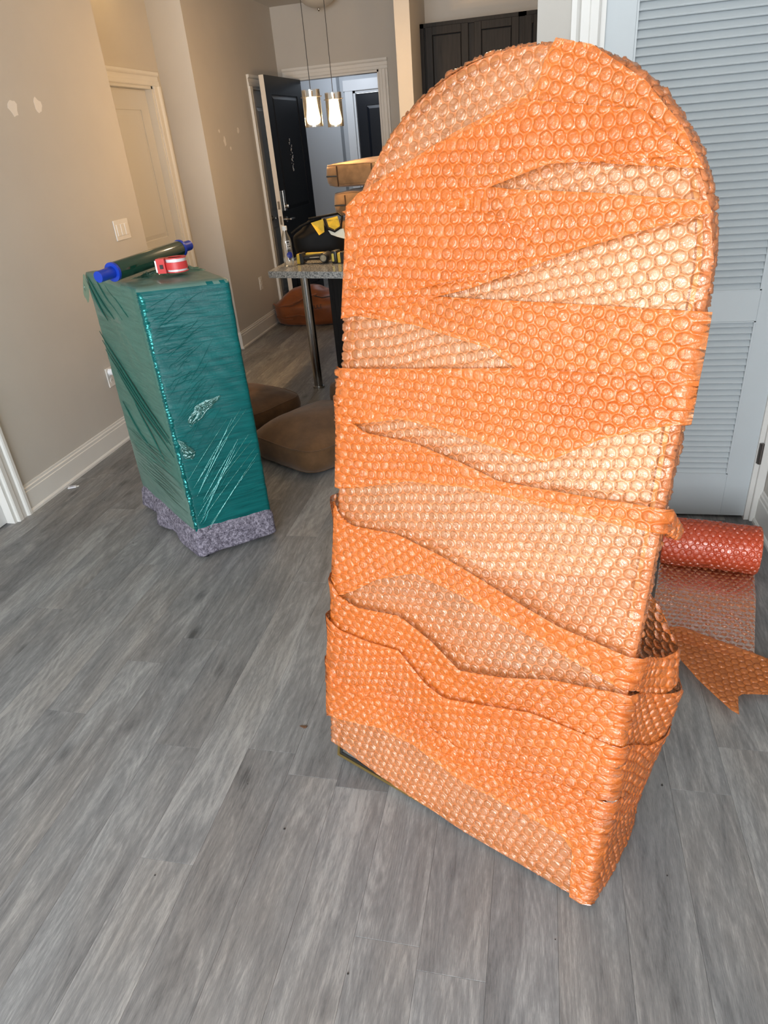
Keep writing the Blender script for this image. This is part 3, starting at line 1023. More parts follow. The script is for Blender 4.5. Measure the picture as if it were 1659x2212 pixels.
def flap(pts, material, name, thick=0.004):
    mb_ = MB()
    n_ = len(pts)
    vs = [mb_.bm.verts.new(p) for p in pts]
    f_ = mb_.bm.faces.new(vs)
    ex_ = bmesh.ops.extrude_face_region(mb_.bm, geom=[f_])
    nrm = f_.normal if f_.normal.length > 0 else Vector((0, -1, 0))
    f_.normal_update()
    nrm = f_.normal.copy()
    bmesh.ops.translate(mb_.bm, vec=nrm * thick, verts=[e for e in ex_['geom'] if isinstance(e, bmesh.types.BMVert)])
    return mb_.build(name, material, tb)


flap([(-0.045, -0.110, 0.210), (0.035, -0.120, 0.227), (0.035, -0.145, 0.155), (0.0, -0.160, 0.140)], M_yel, 'lining')
flap([(0.055, -0.135, 0.227), (0.125, -0.120, 0.237), (0.135, -0.145, 0.180), (0.10, -0.160, 0.165), (0.065, -0.160, 0.183)], M_yel, 'lining')
flap([(0.06, -0.165, 0.163), (0.155, -0.150, 0.165), (0.165, -0.170, 0.105), (0.115, -0.180, 0.123), (0.075, -0.177, 0.140)], simple('white_tag', (0.75, 0.76, 0.66), 0.5), 'white_pocket')
MB().tube([(0.04, -0.135, 0.230), (0.06, -0.165, 0.175), (0.10, -0.175, 0.157), (0.14, -0.155, 0.175), (0.155, -0.125, 0.235), (0.13, -0.105, 0.252), (0.03, -0.085, 0.240), (-0.06, -0.055, 0.230)], 0.0075, 8).build('handle', M_bagf, tb, smooth=True)
MB().tube([(-0.18, -0.075, 0.155), (-0.12, -0.065, 0.190), (-0.04, -0.065, 0.220), (0.02, -0.065, 0.230)], 0.008, 8).build('handle', M_bagf, tb, smooth=True)
lt = text_mesh('DEWALT', 0.016)
ob = link('lettering', lt, M_black, tb, (0.094, -0.140, 0.216), (math.radians(72), 0, math.radians(10)))

# two cordless drills


def drill(x, y, rz, label, parts=True):
    r_ = empty('cordless_drill', (x, y, ZC), rz)
    tag(r_, label, 'power tool', 'yellow and black cordless tools on the worktop')
    Y_ = simple('tool_yellow', (0.70, 0.46, 0.05), 0.35)
    K_ = simple('tool_black', (0.015, 0.014, 0.013), 0.45)
    # lies on its side: battery left, grip, motor head right
    MB().box(-0.118, -0.088, -0.030, 0.030, 0.002, 0.060, bev=0.006).build('battery', Y_, r_, smooth=30)
    MB().prism([(-0.095, 0.002), (-0.078, 0.004), (-0.070, 0.018), (-0.072, 0.045), (-0.080, 0.062), (-0.095, 0.064)], -0.034, 0.034, 'y').build('foot', K_, r_)
    MB().tube([(-0.080, 0, 0.030), (-0.04, 0, 0.034), (0.0, 0, 0.036), (0.035, 0, 0.036)], [0.018, 0.016, 0.018, 0.02], 14).build('grip', K_, r_, smooth=True)
    MB().tube([(-0.035, -0.0165, 0.035), (0.0, -0.019, 0.036), (0.03, -0.021, 0.037)], [0.002, 0.003, 0.002], 8).build('grip_trim', simple('grip_trim', (0.42, 0.40, 0.34), 0.4), r_, smooth=True)
    MB().box(-0.07, 0.07, 0.0, 0.026, 0.044, 0.061, bev=0.008).build('housing', Y_, r_, smooth=40)
    MB().lathe([(0, -0.05), (0.024, -0.05), (0.028, -0.042), (0.030, 0.035), (0.024, 0.05), (0, 0.05)], seg=24, M=Matrix.Translation((0.062, 0.01, 0.033)) @ Matrix.Rotation(PI / 2, 4, 'X')).build('motor_head', K_, r_, smooth=30)
    MB().lathe([(0, 0), (0.019, 0), (0.019, 0.004), (0, 0.005)], seg=24, M=Matrix.Translation((0.062, -0.0395, 0.033)) @ Matrix.Rotation(PI / 2, 4, 'X')).build('end_cap', simple('end_cap', (0.30, 0.26, 0.18), 0.4), r_, smooth=30)
    MB().tube([(0.058, -0.046, 0.022), (0.058, -0.046, 0.044), (0.066, -0.046, 0.044), (0.066, -0.046, 0.022)], 0.0014, 6, True).build('cap_mark', simple('cap_mark', (0.6, 0.58, 0.5), 0.4), r_)
    return r_


drill(-1.335, 4.19, math.radians(-4), 'yellow and black cordless tool lying in front of the black tool bag')
d_b = drill(-1.065, 4.15, math.radians(-170), 'yellow and black cordless tool partly hidden by the orange mirror wrap')
d_b.rotation_euler = (0, 0, math.radians(-8))
MB().box(-0.155, -0.120, -0.036, 0.036, 0.002, 0.072, bev=0.005).build('battery_pack', simple('pack_black', (0.014, 0.013, 0.012), 0.4), d_b, smooth=30)
MB().box(-0.150, -0.135, -0.0385, -0.034, 0.012, 0.058, bev=0.004).build('badge', simple('badge_yellow', (0.6, 0.5, 0.1), 0.4), d_b)

# ================================================================== DUFFEL BAG ON THE FLOOR
db = empty('duffel_bag', (-2.21, 6.60, 0), math.radians(-3))
tag(db, 'rust-orange slouching duffel bag on the floor against the corridor wall', 'bag')
M_duf = simple('rust_nylon', (0.23, 0.062, 0.014), 0.45, var=0.25, vscale=9, bump=0.35, bscale=25, sheen=0.2)
mb, _ = cushion_mb(0.72, 0.44, 0.20, 0.15, ex=2.9, seed=31, N=80)
for v in mb.bm.verts:
    if v.co.z > 0.02:
        q = mnoise.noise(v.co * 6 + Vector((4, 1, 2))) + 0.5 * mnoise.noise(v.co * 15)
        v.co.z += 0.022 * q
        v.co.y += 0.014 * mnoise.noise(v.co * 11)
        # crease shelf along the front
        if v.co.y < -0.1 and 0.12 < v.co.z < 0.24:
            v.co.y -= 0.018 * math.sin((v.co.z - 0.12) / 0.12 * PI)
mb.build('bag_body', M_duf, db, smooth=75)
for (pts, r_) in (([(-0.36, -0.10, 0.20), (-0.28, -0.19, 0.19), (-0.12, -0.225, 0.215), (0.02, -0.20, 0.27), (0.14, -0.18, 0.30)], 0.010),
                  ([(-0.20, -0.225, 0.10), (-0.05, -0.235, 0.12), (0.08, -0.235, 0.10)], 0.007),
                  ([(-0.31, -0.175, 0.09), (-0.22, -0.22, 0.075), (-0.12, -0.232, 0.08)], 0.006)):
    MB().tube([Vector(p) for p in pts], r_, 8).build('fabric_fold', M_duf, db, smooth=True)
MB().tube([(0.12, -0.2, 0.29), (0.2, -0.205, 0.27), (0.3, -0.18, 0.28)], 0.005, 8).build('zip', M_black, db, smooth=True)
link('lettering', text_mesh('THULE', 0.050, 0.001), M_black, db, (0.135, -0.264, 0.195), (math.radians(78), math.radians(-6), 0))
# black pouch behind the bag
bp_ = empty('black_pouch', (-2.43, 6.50, 0.26), math.radians(10))
bp_.location = (-2.40, 6.98, 0.0)
tag(bp_, 'black rounded pouch leaning on the wall behind the rust-orange duffel bag', 'pouch')
mb, _ = cushion_mb(0.22, 0.12, 0.26, 0.06, ex=2.6, seed=41, N=40)
mb.build('pouch_body', M_bagf, bp_, smooth=70)
MB().tube([(-0.07, 0, 0.31), (-0.04, 0, 0.335), (0.04, 0, 0.335), (0.07, 0, 0.31)], 0.006, 8).build('grab_loop', M_bagf, bp_, smooth=True)

# ================================================================== GREEN-WRAPPED BOX
gb = empty('wrapped_cabinet', (-1.55, 2.62, 0))
tag(gb, 'tall cabinet wrapped in green stretch film over a grey moving blanket', 'wrapped furniture')
GO = Vector((-1.55, 2.62, 0))
BOT = [Vector(p) for p in ((-1.402, 2.248, 0), (-1.140, 2.480, 0), (-1.642, 2.910, 0), (-1.903, 2.680, 0))]
TOP = [Vector(p) for p in ((-1.502, 2.408, 1.118), (-1.168, 2.542, 1.118), (-1.632, 3.075, 1.118), (-2.068, 2.922, 1.118))]
ZB0 = 0.10


def quad_round(Q, r_, N=24, corner=7):
    """closed outline of a quad with rounded corners -> list of (point, outward normal, arclength param, face index)"""
    pts = []
    n_ = 4
    for i in range(4):
        a_, b_, c_ = Q[i - 1], Q[i], Q[(i + 1) % 4]
        u = (a_ - b_).normalized()
        v = (c_ - b_).normalized()
        p0, p1 = b_ + u * r_, b_ + v * r_
        for k in range(corner):
            t = k / (corner - 1)
            p = (1 - t) ** 2 * p0 + 2 * t * (1 - t) * b_ + t * t * p1
            pts.append((p, i))
        q0 = c_ + (b_ - c_).normalized() * r_
        for k in range(1, N):
            pts.append((p1.lerp(q0, k / N), i))
    return pts


def green_body():
    NZ = 90
    V, F, UV, LAY = [], [], [], []
    base_n = None
    for j in range(NZ + 1):
        t = j / NZ
        z = ZB0 + (1.118 - ZB0) * t
        Q = []
        for a_, b_ in zip(BOT, TOP):
            tt = (z - 0.1) / 1.018
            Q.append(Vector((a_.x + (b_.x - a_.x) * tt, a_.y + (b_.y - a_.y) * tt, z)))
        rr_ = 0.026
        pts = quad_round(Q, rr_)
        ctr = sum((p for p in Q), Vector()) / 4
        s_ = 0.0
        prev = None
        n_ = len(pts)
        for i, (p, fi) in enumerate(pts):
            if prev is not None:
                s_ += (p - prev).length
            prev = p
            d_ = (p - ctr)
            d_.z = 0
            d_.normalize()
            # long diagonal folds of the film + soft blanket lumps
            fb = min(1.0, 0.15 + t * 8)
            a1 = mnoise.noise(Vector((s_ * 3.0, z * 3.0, 1.3))) * 0.008 * fb
            a2 = mnoise.noise(Vector((s_ * 26 + z * 22, z * 5 - s_ * 3, 4.0))) * 0.0028
            a3 = mnoise.noise(Vector((s_ * 8, z * 60, 9.0))) * 0.0012
            edge = min(1.0, (1 - t) * 30)
            q = p + d_ * (a1 + a2 + a3)
            if t > 0.985:
                k_ = (t - 0.985) / 0.015
                q = q - d_ * 0.010 * k_ * k_
            V.append(q - GO)
            UV.append((s_, z))
        base_n = n_
    for j in range(NZ):
        for i in range(base_n):
            i2 = (i + 1) % base_n
            F.append((j * base_n + i, j * base_n + i2, (j + 1) * base_n + i2, (j + 1) * base_n + i))
    # top cap: rings toward centre with puckers
    last = NZ * base_n
    ctr = sum((V[last + i] for i in range(base_n)), Vector()) / base_n
    prev0 = last
    for k in range(1, 13):
        f_ = 1 - k / 12
        idx0 = len(V)
        if k == 12:
            V.append(ctr + Vector((0, 0, 0.002)))
            UV.append((0, 1.2))
            for i in range(base_n):
                F.append((prev0 + i, prev0 + (i + 1) % base_n, idx0))
        else:
            for i in range(base_n):
                p = V[last + i]
                q = ctr.lerp(p, f_)
                q.z += 0.004 + 0.010 * (mnoise.noise(Vector((q.x * 18, q.y * 18, 3))) + 0.3) * math.sin(PI * min(1, (1 - f_) * 2.2) / 2)
                V.append(q)
                UV.append((q.x * 1.0, q.y))
            for i in range(base_n):
                F.append((prev0 + i, prev0 + (i + 1) % base_n, idx0 + (i + 1) % base_n, idx0 + i))
            prev0 = idx0
    me = mkmesh('wrap', V, F, True)
    uvl = me.uv_layers.new(name='UVMap')
    vi = np.zeros(len(me.loops), dtype=np.int32)
    me.loops.foreach_get('vertex_index', vi)
    uv = np.array(UV, dtype=np.float32)[vi]
    uvl.data.foreach_set('uv', uv.ravel())
    return me


def green_mat(name, base, base2, rough=0.2, fold=1.0):
    M, nt, out = mat(name)
    tc = nd(nt, 'TexCoord')
    uv = tc.outputs['UV']
    mA = nd(nt, 'Mapping', {'Vector': uv, 'Rotation': (0, 0, math.radians(-42)), 'Scale': (4, 60, 1)})
    nA = nd(nt, 'TexNoise', {'Vector': mA.outputs[0], 'Scale': 1.0, 'Detail': 5.0, 'Roughness': 0.6, 'Distortion': 0.4})
    mB = nd(nt, 'Mapping', {'Vector': uv, 'Rotation': (0, 0, math.radians(-14)), 'Scale': (6, 90, 1)})
    nB = nd(nt, 'TexNoise', {'Vector': mB.outputs[0], 'Scale': 1.0, 'Detail': 4.0, 'Roughness': 0.6, 'Distortion': 0.8})
    nC = nd(nt, 'TexNoise', {'Vector': uv, 'Scale': 3.0, 'Detail': 2.0})
    nD = nd(nt, 'TexNoise', {'Vector': tc.outputs['Object'], 'Scale': 130.0, 'Detail': 3.0})
    sel = nd(nt, 'MapRange', {0: nC.outputs['Fac'], 1: 0.4, 2: 0.6}).outputs[0]
    h = nd(nt, 'Mix', {0: sel, 2: nA.outputs['Fac'], 3: nB.outputs['Fac']}, data_type='FLOAT')
    h2 = nd(nt, 'Math', {0: nD.outputs['Fac'], 1: 0.15, 2: h.outputs[0]}, operation='MULTIPLY_ADD')
    bp = nd(nt, 'Bump', {'Height': h2.outputs[0], 'Strength': 0.55 * fold, 'Distance': 0.008})
    cc = ramp(nt, h.outputs[0], [(0.32, base), (0.66, base2)])
    b = nd(nt, 'BsdfPrincipled', {'Base Color': cc, 'Roughness': rough, 'Specular IOR Level': 0.14, 'Coat Weight': 0.04, 'Coat Roughness': 0.08, 'Normal': bp.outputs[0], 'Coat Normal': bp.outputs[0]})
    nt.links.new(b.outputs[0], out.inputs[0])
    return M


M_green = green_mat('teal_stretch_film', (0.002, 0.060, 0.062), (0.006, 0.120, 0.118), 0.33)
M_greenlt = green_mat('lit_green_film', (0.085, 0.155, 0.130), (0.135, 0.225, 0.190), 0.28, 0.5)  # left-face film colour, lightened to include the reflected light
M_greenmid = green_mat('lit_double_green_film', (0.045, 0.135, 0.108), (0.085, 0.205, 0.165), 0.28, 0.8)
M_greenmid2 = green_mat('gathered_green_film', (0.010, 0.085, 0.068), (0.03, 0.14, 0.112), 0.3, 0.3)
body = link('stretch_wrapped_body', green_body(), M_green, gb)
# paler film colours paint in the light reflected off the face toward the left wall
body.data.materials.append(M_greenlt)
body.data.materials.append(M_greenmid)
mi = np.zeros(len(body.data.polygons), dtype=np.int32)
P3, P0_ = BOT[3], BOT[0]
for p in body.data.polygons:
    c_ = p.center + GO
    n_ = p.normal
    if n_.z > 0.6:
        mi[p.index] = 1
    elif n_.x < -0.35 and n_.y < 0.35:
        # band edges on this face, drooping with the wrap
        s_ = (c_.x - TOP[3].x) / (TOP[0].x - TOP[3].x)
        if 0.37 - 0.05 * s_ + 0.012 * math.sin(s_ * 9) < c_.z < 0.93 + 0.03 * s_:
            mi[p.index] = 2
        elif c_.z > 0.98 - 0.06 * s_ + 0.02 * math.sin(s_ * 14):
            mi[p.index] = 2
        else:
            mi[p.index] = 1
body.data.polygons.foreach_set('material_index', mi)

# felt blanket hem
M_felt = None


def felt():
    M, nt, out = mat('grey_felt_blanket')
    tc = nd(nt, 'TexCoord')
    n = nd(nt, 'TexNoise', {'Vector': tc.outputs['Object'], 'Scale': 160.0, 'Detail': 5.0, 'Roughness': 0.8, 'Distortion': 1.0})
    n2 = nd(nt, 'TexNoise', {'Vector': tc.outputs['Object'], 'Scale': 60.0, 'Detail': 4.0, 'Roughness': 0.8})
    a = nd(nt, 'Math', {0: n.outputs['Fac'], 1: n2.outputs['Fac']}, operation='ADD')
    cr = ramp(nt, nd(nt, 'Math', {0: a.outputs[0], 1: 0.5}, operation='MULTIPLY').outputs[0], [(0.40, (0.045, 0.04, 0.055)), (0.50, (0.17, 0.155, 0.195)), (0.60, (0.40, 0.37, 0.44))])
    b = nd(nt, 'BsdfPrincipled', {'Base Color': cr, 'Roughness': 0.95, 'Specular IOR Level': 0.1})
    bp = nd(nt, 'Bump', {'Height': n.outputs['Fac'], 'Strength': 0.6, 'Distance': 0.003})
    nt.links.new(bp.outputs[0], b.inputs['Normal'])
    nt.links.new(b.outputs[0], out.inputs[0])
    return M


M_felt = felt()
V, F = [], []
NL = 14
for lay in (0, 1):
    for j in range(NL + 1):
        t = j / NL
        z = 0.150 - t * 0.128
        Q = [Vector((b_.x, b_.y, 0)) for b_ in BOT]
        pts = quad_round(Q, 0.03, 22, 9)
        ctr = sum(Q, Vector()) / 4
        n_ = len(pts)
        s_ = 0
        prev = None
        for i, (p, fi) in enumerate(pts):
            if prev is not None:
                s_ += (p - prev).length
            prev = p
            d_ = (p - ctr)
            d_.normalize()
            wob = (mnoise.noise(Vector((s_ * 9, 2.0, z * 3))) * 0.030 + 0.016 * math.sin(s_ * 24 + 1) * (0.6 + 0.4 * math.sin(s_ * 5)))
            drop = 0.014 * mnoise.noise(Vector((s_ * 6, 7.0, 0)))
            q = p + d_ * (-0.014 + min(1, t * 3.2) * 0.030 + t * 0.006 + wob * max(0, t - 0.1) ** 0.8 - lay * 0.006)
            V.append((q.x - GO.x, q.y - GO.y, max(0.010, z + drop * t)))
for lay in (0, 1):
    o_ = lay * (NL + 1) * n_
    for j in range(NL):
        for i in range(n_):
            i2 = (i + 1) % n_
            f_ = (o_ + j * n_ + i, o_ + j * n_ + i2, o_ + (j + 1) * n_ + i2, o_ + (j + 1) * n_ + i)
            F.append(f_ if lay == 0 else f_[::-1])
o2 = (NL + 1) * n_
for i in range(n_):
    i2 = (i + 1) % n_
    F.append((NL * n_ + i, NL * n_ + i2, o2 + NL * n_ + i2, o2 + NL * n_ + i))
link('blanket_hem', mkmesh('hem', V, F, True), M_felt, gb)['label'] = 'grey felt blanket hem below the film'
for b_ in BOT:
    c_ = Vector((-1.52, 2.58, 0)).lerp(b_, 0.88)
    if b_ is BOT[0]:
        c_ = Vector((b_.x + 0.006, b_.y + 0.030, 0))
    MB().cyl((c_.x - GO.x, c_.y - GO.y, 0), (c_.x - GO.x, c_.y - GO.y, 0.1), 0.014, 0.018, seg=16).build('foot', M_black, gb, smooth=True)
# raised film pleats running diagonally over the right face
M_pleat = film('bright_film_pleat', (0.45, 0.85, 0.82), (0.06, 0.30, 0.28), 0.34, 0.15, 0.10, 60, 0.3, sheen=(0.45, 0.9, 0.86))


def gface(s_, z, off=0.0):
    """point on the right face (BOT0-BOT1 side): s_ 0..1 from front edge"""
    tt = (z - 0.1) / 1.018
    a_ = BOT[0].lerp(TOP[0], tt)
    b_ = BOT[1].lerp(TOP[1], tt)
    a_.z = b_.z = z
    p = a_.lerp(b_, s_)
    n_ = (b_ - a_).cross(Vector((0, 0, 1))).normalized()
    return p + n_ * (off + 0.002) - GO


rp2 = random.Random(5)
for k in range(13):
    z0_ = 0.13 + k * 0.019 + rp2.uniform(-0.006, 0.006)
    z1_ = z0_ + rp2.uniform(0.20, 0.30)
    s0_ = rp2.uniform(0.04, 0.20)
    s1_ = rp2.uniform(0.62, 0.97)
    pts = []
    rad = []
    for i in range(13):
        t = i / 12
        pts.append(gface(s0_ + (s1_ - s0_) * t, z0_ + (z1_ - z0_) * t + 0.006 * math.sin(t * PI) - 0.02 * (t - t * t), 0.004))
        rad.append(0.0003 + rp2.uniform(0.0006, 0.0015) * math.sin(PI * min(1, max(0, t)) * 0.94 + 0.1))
    MB().tube(pts, rad, 5).build('film_pleat', M_pleat, gb, smooth=True)
# crumpled loose film: crinkled patches and the pucker on the top


def crumple(name, P, size, n_, seed, amp, material, parent):
    mb_ = MB()
    c_, ux, uy, uz = P
    def fn(a_, b_):
        wv = max(0.04, math.sin(PI * min(1, max(0, a_)))) ** 0.8 * (1 + 0.35 * mnoise.noise(Vector((a_ * 5, seed, 1))))
        x_, y_ = (a_ - 0.5) * size[0], (b_ - 0.5) * size[1] * wv + size[1] * 0.25 * math.sin(a_ * 4 + seed)
        e_ = max(0.0, 1 - (2 * abs(a_ - 0.5)) ** 3) * max(0.0, 1 - (2 * abs(b_ - 0.5)) ** 3)
        h_ = abs(mnoise.noise(Vector((x_ * 40 + seed, y_ * 55, seed)))) + 0.6 * abs(mnoise.noise(Vector((x_ * 110, y_ * 120 + seed, 2))))
        j_ = mnoise.noise(Vector((x_ * 30, y_ * 30, seed + 5))) * 0.012
        return c_ + ux * (x_ + j_) + uy * (y_ + j_) + uz * (0.001 + amp * h_ * e_)
    mb_.grid(fn, n_, n_)
    return mb_.build(name, material, parent)


M_crumple = film('crumpled_green_film', (0.60, 0.92, 0.87), (0.05, 0.25, 0.22), 0.22, 0.30, 0.1, 150, 0.5, sheen=(0.7, 1, 0.97))
ux_ = (gface(1, 0.6) - gface(0, 0.6)).normalized()
nz_ = ux_.cross(Vector((0, 0, 1))).normalized()
diag = (ux_ * 0.75 + Vector((0, 0, 0.66))).normalized()
dperp = diag.cross(nz_).normalized()
crumple('film_crumple', (gface(0.40, 0.62), diag, dperp, nz_), (0.20, 0.05), 26, 3, 0.012, M_crumple, gb)
crumple('film_crumple', (gface(0.14, 0.48), (ux_ * 0.6 - Vector((0, 0, 0.8))).normalized(), nz_.cross((ux_ * 0.6 - Vector((0, 0, 0.8))).normalized()), nz_), (0.12, 0.04), 20, 8, 0.010, M_crumple, gb)
crumple('film_crumple', (Vector((-1.52, 2.72, 1.123)) - GO, Vector((0.9, 0.4, 0)).normalized(), Vector((-0.4, 0.9, 0)).normalized(), Vector((0, 0, 1))), (0.30, 0.24), 34, 12, 0.022, M_crumple, gb)
# loose film tail at the back-left top corner
crumple('film_tail', (Vector((-2.06, 2.90, 1.045)) - GO, Vector((0.72, -0.60, -0.05)).normalized(), Vector((0.05, 0, 1)).normalized(), Vector((-0.64, -0.76, 0)).normalized()), (0.12, 0.11), 14, 17, 0.008, M_crumple, gb)

# glossy crinkled film drawn over the front vertical edge
M_edge, nt_, out_ = mat('crinkled_edge_film')
b_ = nd(nt_, 'BsdfPrincipled', {'Base Color': (0.002, 0.075, 0.075, 1), 'Roughness': 0.20, 'Specular IOR Level': 1.0, 'Specular Tint': (0.25, 1.0, 0.95, 1)})
nt_.links.new(b_.outputs[0], out_.inputs[0])
mbe = MB()


def edge_fn(a_, b_):
    z = 0.112 + a_ * 0.985
    tt = (z - 0.1) / 1.018
    q = [BOT[i].lerp(TOP[i], tt) for i in range(4)]
    for p in q:
        p.z = z
    dr = (q[1] - q[0]).normalized()
    dl = (q[3] - q[0]).normalized()
    w_ = (b_ - 0.45) * 2
    wd = 0.018 + 0.040 * abs(mnoise.noise(Vector((0, 0, z * 9)))) + 0.022 * a_
    t_ = abs(w_) * wd
    side = dr if w_ > 0 else dl
    base = q[0] + (dr + dl) * 0.0065
    p = base + side * t_
    nr = (q[0] - (q[0] + q[2]) / 2).normalized()
    fade = max(0.0, 1 - abs(w_) ** 3)
    rg = mnoise.noise(Vector((w_ * 2.5, z * 120 + w_ * 14, 3))) + 0.6 * mnoise.noise(Vector((w_ * 5, z * 260, 7)))
    nn = Vector((dr.y, -dr.x, 0)) if w_ > 0 else Vector((-dl.y, dl.x, 0))
    kk = min(1.0, abs(w_) * 2.5)
    d_ = (nr * (1 - kk) + nn * kk)
    return p + d_ * (0.0046 * (0.55 if kk == 1 else 1) + 0.0042 * rg * fade - 0.006 * (1 - fade)) - GO


mbe.grid(edge_fn, 330, 10)
mbe.build('edge_film', M_edge, gb, smooth=True)['label'] = 'bright crinkled film over the front vertical edge'
# fine creases fanning out from the edge (too many to count)
mbf = MB()
rp3 = random.Random(15)
for k in range(100):
    z0_ = rp3.uniform(0.14, 1.05)
    s0_ = rp3.uniform(0.05, 0.35)
    ln = rp3.uniform(0.08, 0.40)
    sl = rp3.uniform(0.15, 0.45) if z0_ < 0.75 else rp3.uniform(0.0, 0.28)
    pts, rad = [], []
    for i in range(7):
        t = i / 6
        pts.append(gface(min(0.95, s0_ + ln * t), min(1.10, z0_ + ln * sl * t + 0.004 * math.sin(5 * t + k)), 0.0035))
        rad.append(0.0002 + 0.0006 * math.sin(PI * t))
    mbf.tube(pts, rad, 4)
tag(mbf.build('fine_creases', M_edge, gb, smooth=True), kind='stuff')
# rope-like gathered film folds slanting over the left face


def lface(s_, z, off=0.0):
    tt = (z - 0.1) / 1.018
    a_ = BOT[3].lerp(TOP[3], tt)
    b_ = BOT[0].lerp(TOP[0], tt)
    a_.z = b_.z = z
    p = a_.lerp(b_, s_)
    n_ = (b_ - a_).cross(Vector((0, 0, 1))).normalized()
    return p + n_ * (off + 0.002) - GO


for (s0_, z0_, s1_, z1_, r_) in ((0.02, 0.86, 0.95, 0.53, 0.006), (0.03, 0.82, 0.95, 0.50, 0.004), (0.05, 0.78, 0.90, 0.50, 0.005), (0.04, 1.09, 0.30, 0.93, 0.005), (0.10, 1.10, 0.45, 0.95, 0.005),
                               (0.28, 1.10, 0.62, 0.97, 0.004), (0.45, 1.10, 0.75, 1.00, 0.004), (0.12, 0.55, 0.50, 0.40, 0.005), (0.40, 0.62, 0.75, 0.40, 0.004), (0.2, 0.70, 0.95, 0.45, 0.004)):
    pts, rad = [], []
    for i in range(13):
        t = i / 12
        pts.append(lface(s0_ + (s1_ - s0_) * t, z0_ + (z1_ - z0_) * (t ** 0.85) + 0.006 * math.sin(t * 7 + s0_ * 9), 0.001))
        rad.append(0.0008 + r_ * 0.8 * math.sin(PI * (0.05 + 0.9 * t)))
    MB().tube(pts, rad, 8).build('film_fold', M_greenmid2, gb, smooth=True)
for k in range(16):
    z0_ = 0.22 + k * 0.0135
    pts, rad = [], []
    a0 = rp3.uniform(0.05, 0.25)
    a1 = rp3.uniform(0.65, 0.95)
    for i in range(9):
        t = i / 8
        pts.append(lface(a0 + (a1 - a0) * t, z0_ + 0.02 * (0.5 - t) + 0.006 * math.sin(t * 6 + k), 0.001))
        rad.append(0.0004 + 0.0016 * math.sin(PI * (0.05 + 0.9 * t)))
    MB().tube(pts, rad, 5).build('film_fold', M_greenlt, gb, smooth=True)

# ---- roll of stretch film on top
rp0, rp1 = Vector((-1.668, 2.440, 1.166)), Vector((-1.552, 3.010, 1.196))
ax = (rp1 - rp0)
RL = ax.length
rf = bpy.data.objects.new('stretch_film_roll', None)
COL.objects.link(rf)
rf.location = rp0
rf.rotation_euler = ax.to_track_quat('Z', 'Y').to_euler()
tag(rf, 'dark green stretch film roll with bright blue handles lying on top of the wrapped box', 'film roll')
M_rollg = simple('rolled_green_film', (0.005, 0.045, 0.028), 0.13, spec=0.7, coat=0.6)
M_blue = simple('blue_handle_plastic', (0.008, 0.045, 0.42), 0.32)
MB().lathe([(0.0, 0.09), (0.034, 0.09), (0.0355, 0.095), (0.0355, RL - 0.08), (0.034, RL - 0.075), (0, RL - 0.075)], seg=40).build('film', M_rollg, rf, smooth=30)
for (z0_, z1_, fl0, fl1) in ((0.0, 0.086, 0.078, 0.0895), (RL, RL - 0.07, RL - 0.076, RL - 0.064)):
    MB().cyl((0, 0, min(z0_, z1_)), (0, 0, max(z0_, z1_)), 0.0215, 0.0225 if z0_ == 0 else 0.0215, seg=32).cyl((0, 0, fl0), (0, 0, fl1), 0.037, seg=36).build('handle', M_blue, rf, smooth=30)
crumple('loose_film', (Vector((0.030, -0.012, RL * 0.60)), Vector((0, 0, 1)), Vector((-0.3, -0.9, 0)).normalized(), Vector((0.9, -0.3, 0)).normalized()), (0.16, 0.035), 20, 5, 0.02, M_crumple, rf)
# ---- red tape dispenser
tp = empty('tape_dispenser', (-1.455, 2.655, 1.140), math.radians(12))
tag(tp, 'red plastic tape dispenser holding clear packing tape, on the wrapped box beside the film roll', 'tape dispenser')
M_red = simple('red_plastic', (0.62, 0.05, 0.05), 0.4)
M_tapew = simple('clear_white_tape', (0.72, 0.72, 0.74), 0.25)
MB().lathe([(0.026, -0.024), (0.040, -0.024), (0.040, 0.024), (0.026, 0.024), (0.026, -0.024)], c=(0.012, 0, 0.024 + 0.004), seg=40).build('tape_roll', M_tapew, tp, smooth=30)
mbt = MB()
mbt.lathe([(0.030, 0.0), (0.043, 0.0), (0.043, 0.004), (0.030, 0.004), (0.030, 0)], c=(0.012, 0, 0.0), seg=36)
mbt.lathe([(0.030, 0.0), (0.043, 0.0), (0.043, 0.004), (0.030, 0.004), (0.030, 0)], c=(0.012, 0, 0.052), seg=36)
for k in range(24):
    a0, a1 = PI * 1.02 + k * PI * 0.95 / 24, PI * 1.02 + (k + 1) * PI * 0.95 / 24
    q0 = (0.012 + 0.0425 * math.cos(a0), 0.0425 * math.sin(a0))
    q1 = (0.012 + 0.0425 * math.cos(a1), 0.0425 * math.sin(a1))
    q2 = (0.012 + 0.0455 * math.cos(a1), 0.0455 * math.sin(a1))
    q3 = (0.012 + 0.0455 * math.cos(a0), 0.0455 * math.sin(a0))
    mbt.prism([q0, q1, q2, q3], 0.012, 0.040, 'z')
mbt.build('red_shell', M_red, tp, smooth=30)
MB().prism([(-0.062, -0.030), (-0.026, -0.036), (-0.026, 0.020), (-0.058, 0.006)], 0.0, 0.056, 'z').build('cutter_housing', M_red, tp)
MB().prism([(-0.0665, -0.031), (-0.0615, -0.031), (-0.058, 0.006), (-0.063, 0.006)], 0.006, 0.050, 'z').build('blade', M_chrome, tp)
MB().prism([(-0.048, -0.0355), (-0.034, -0.0375), (-0.034, -0.036), (-0.048, -0.034)], 0.018, 0.034, 'z').build('arrow_mark', M_black, tp)

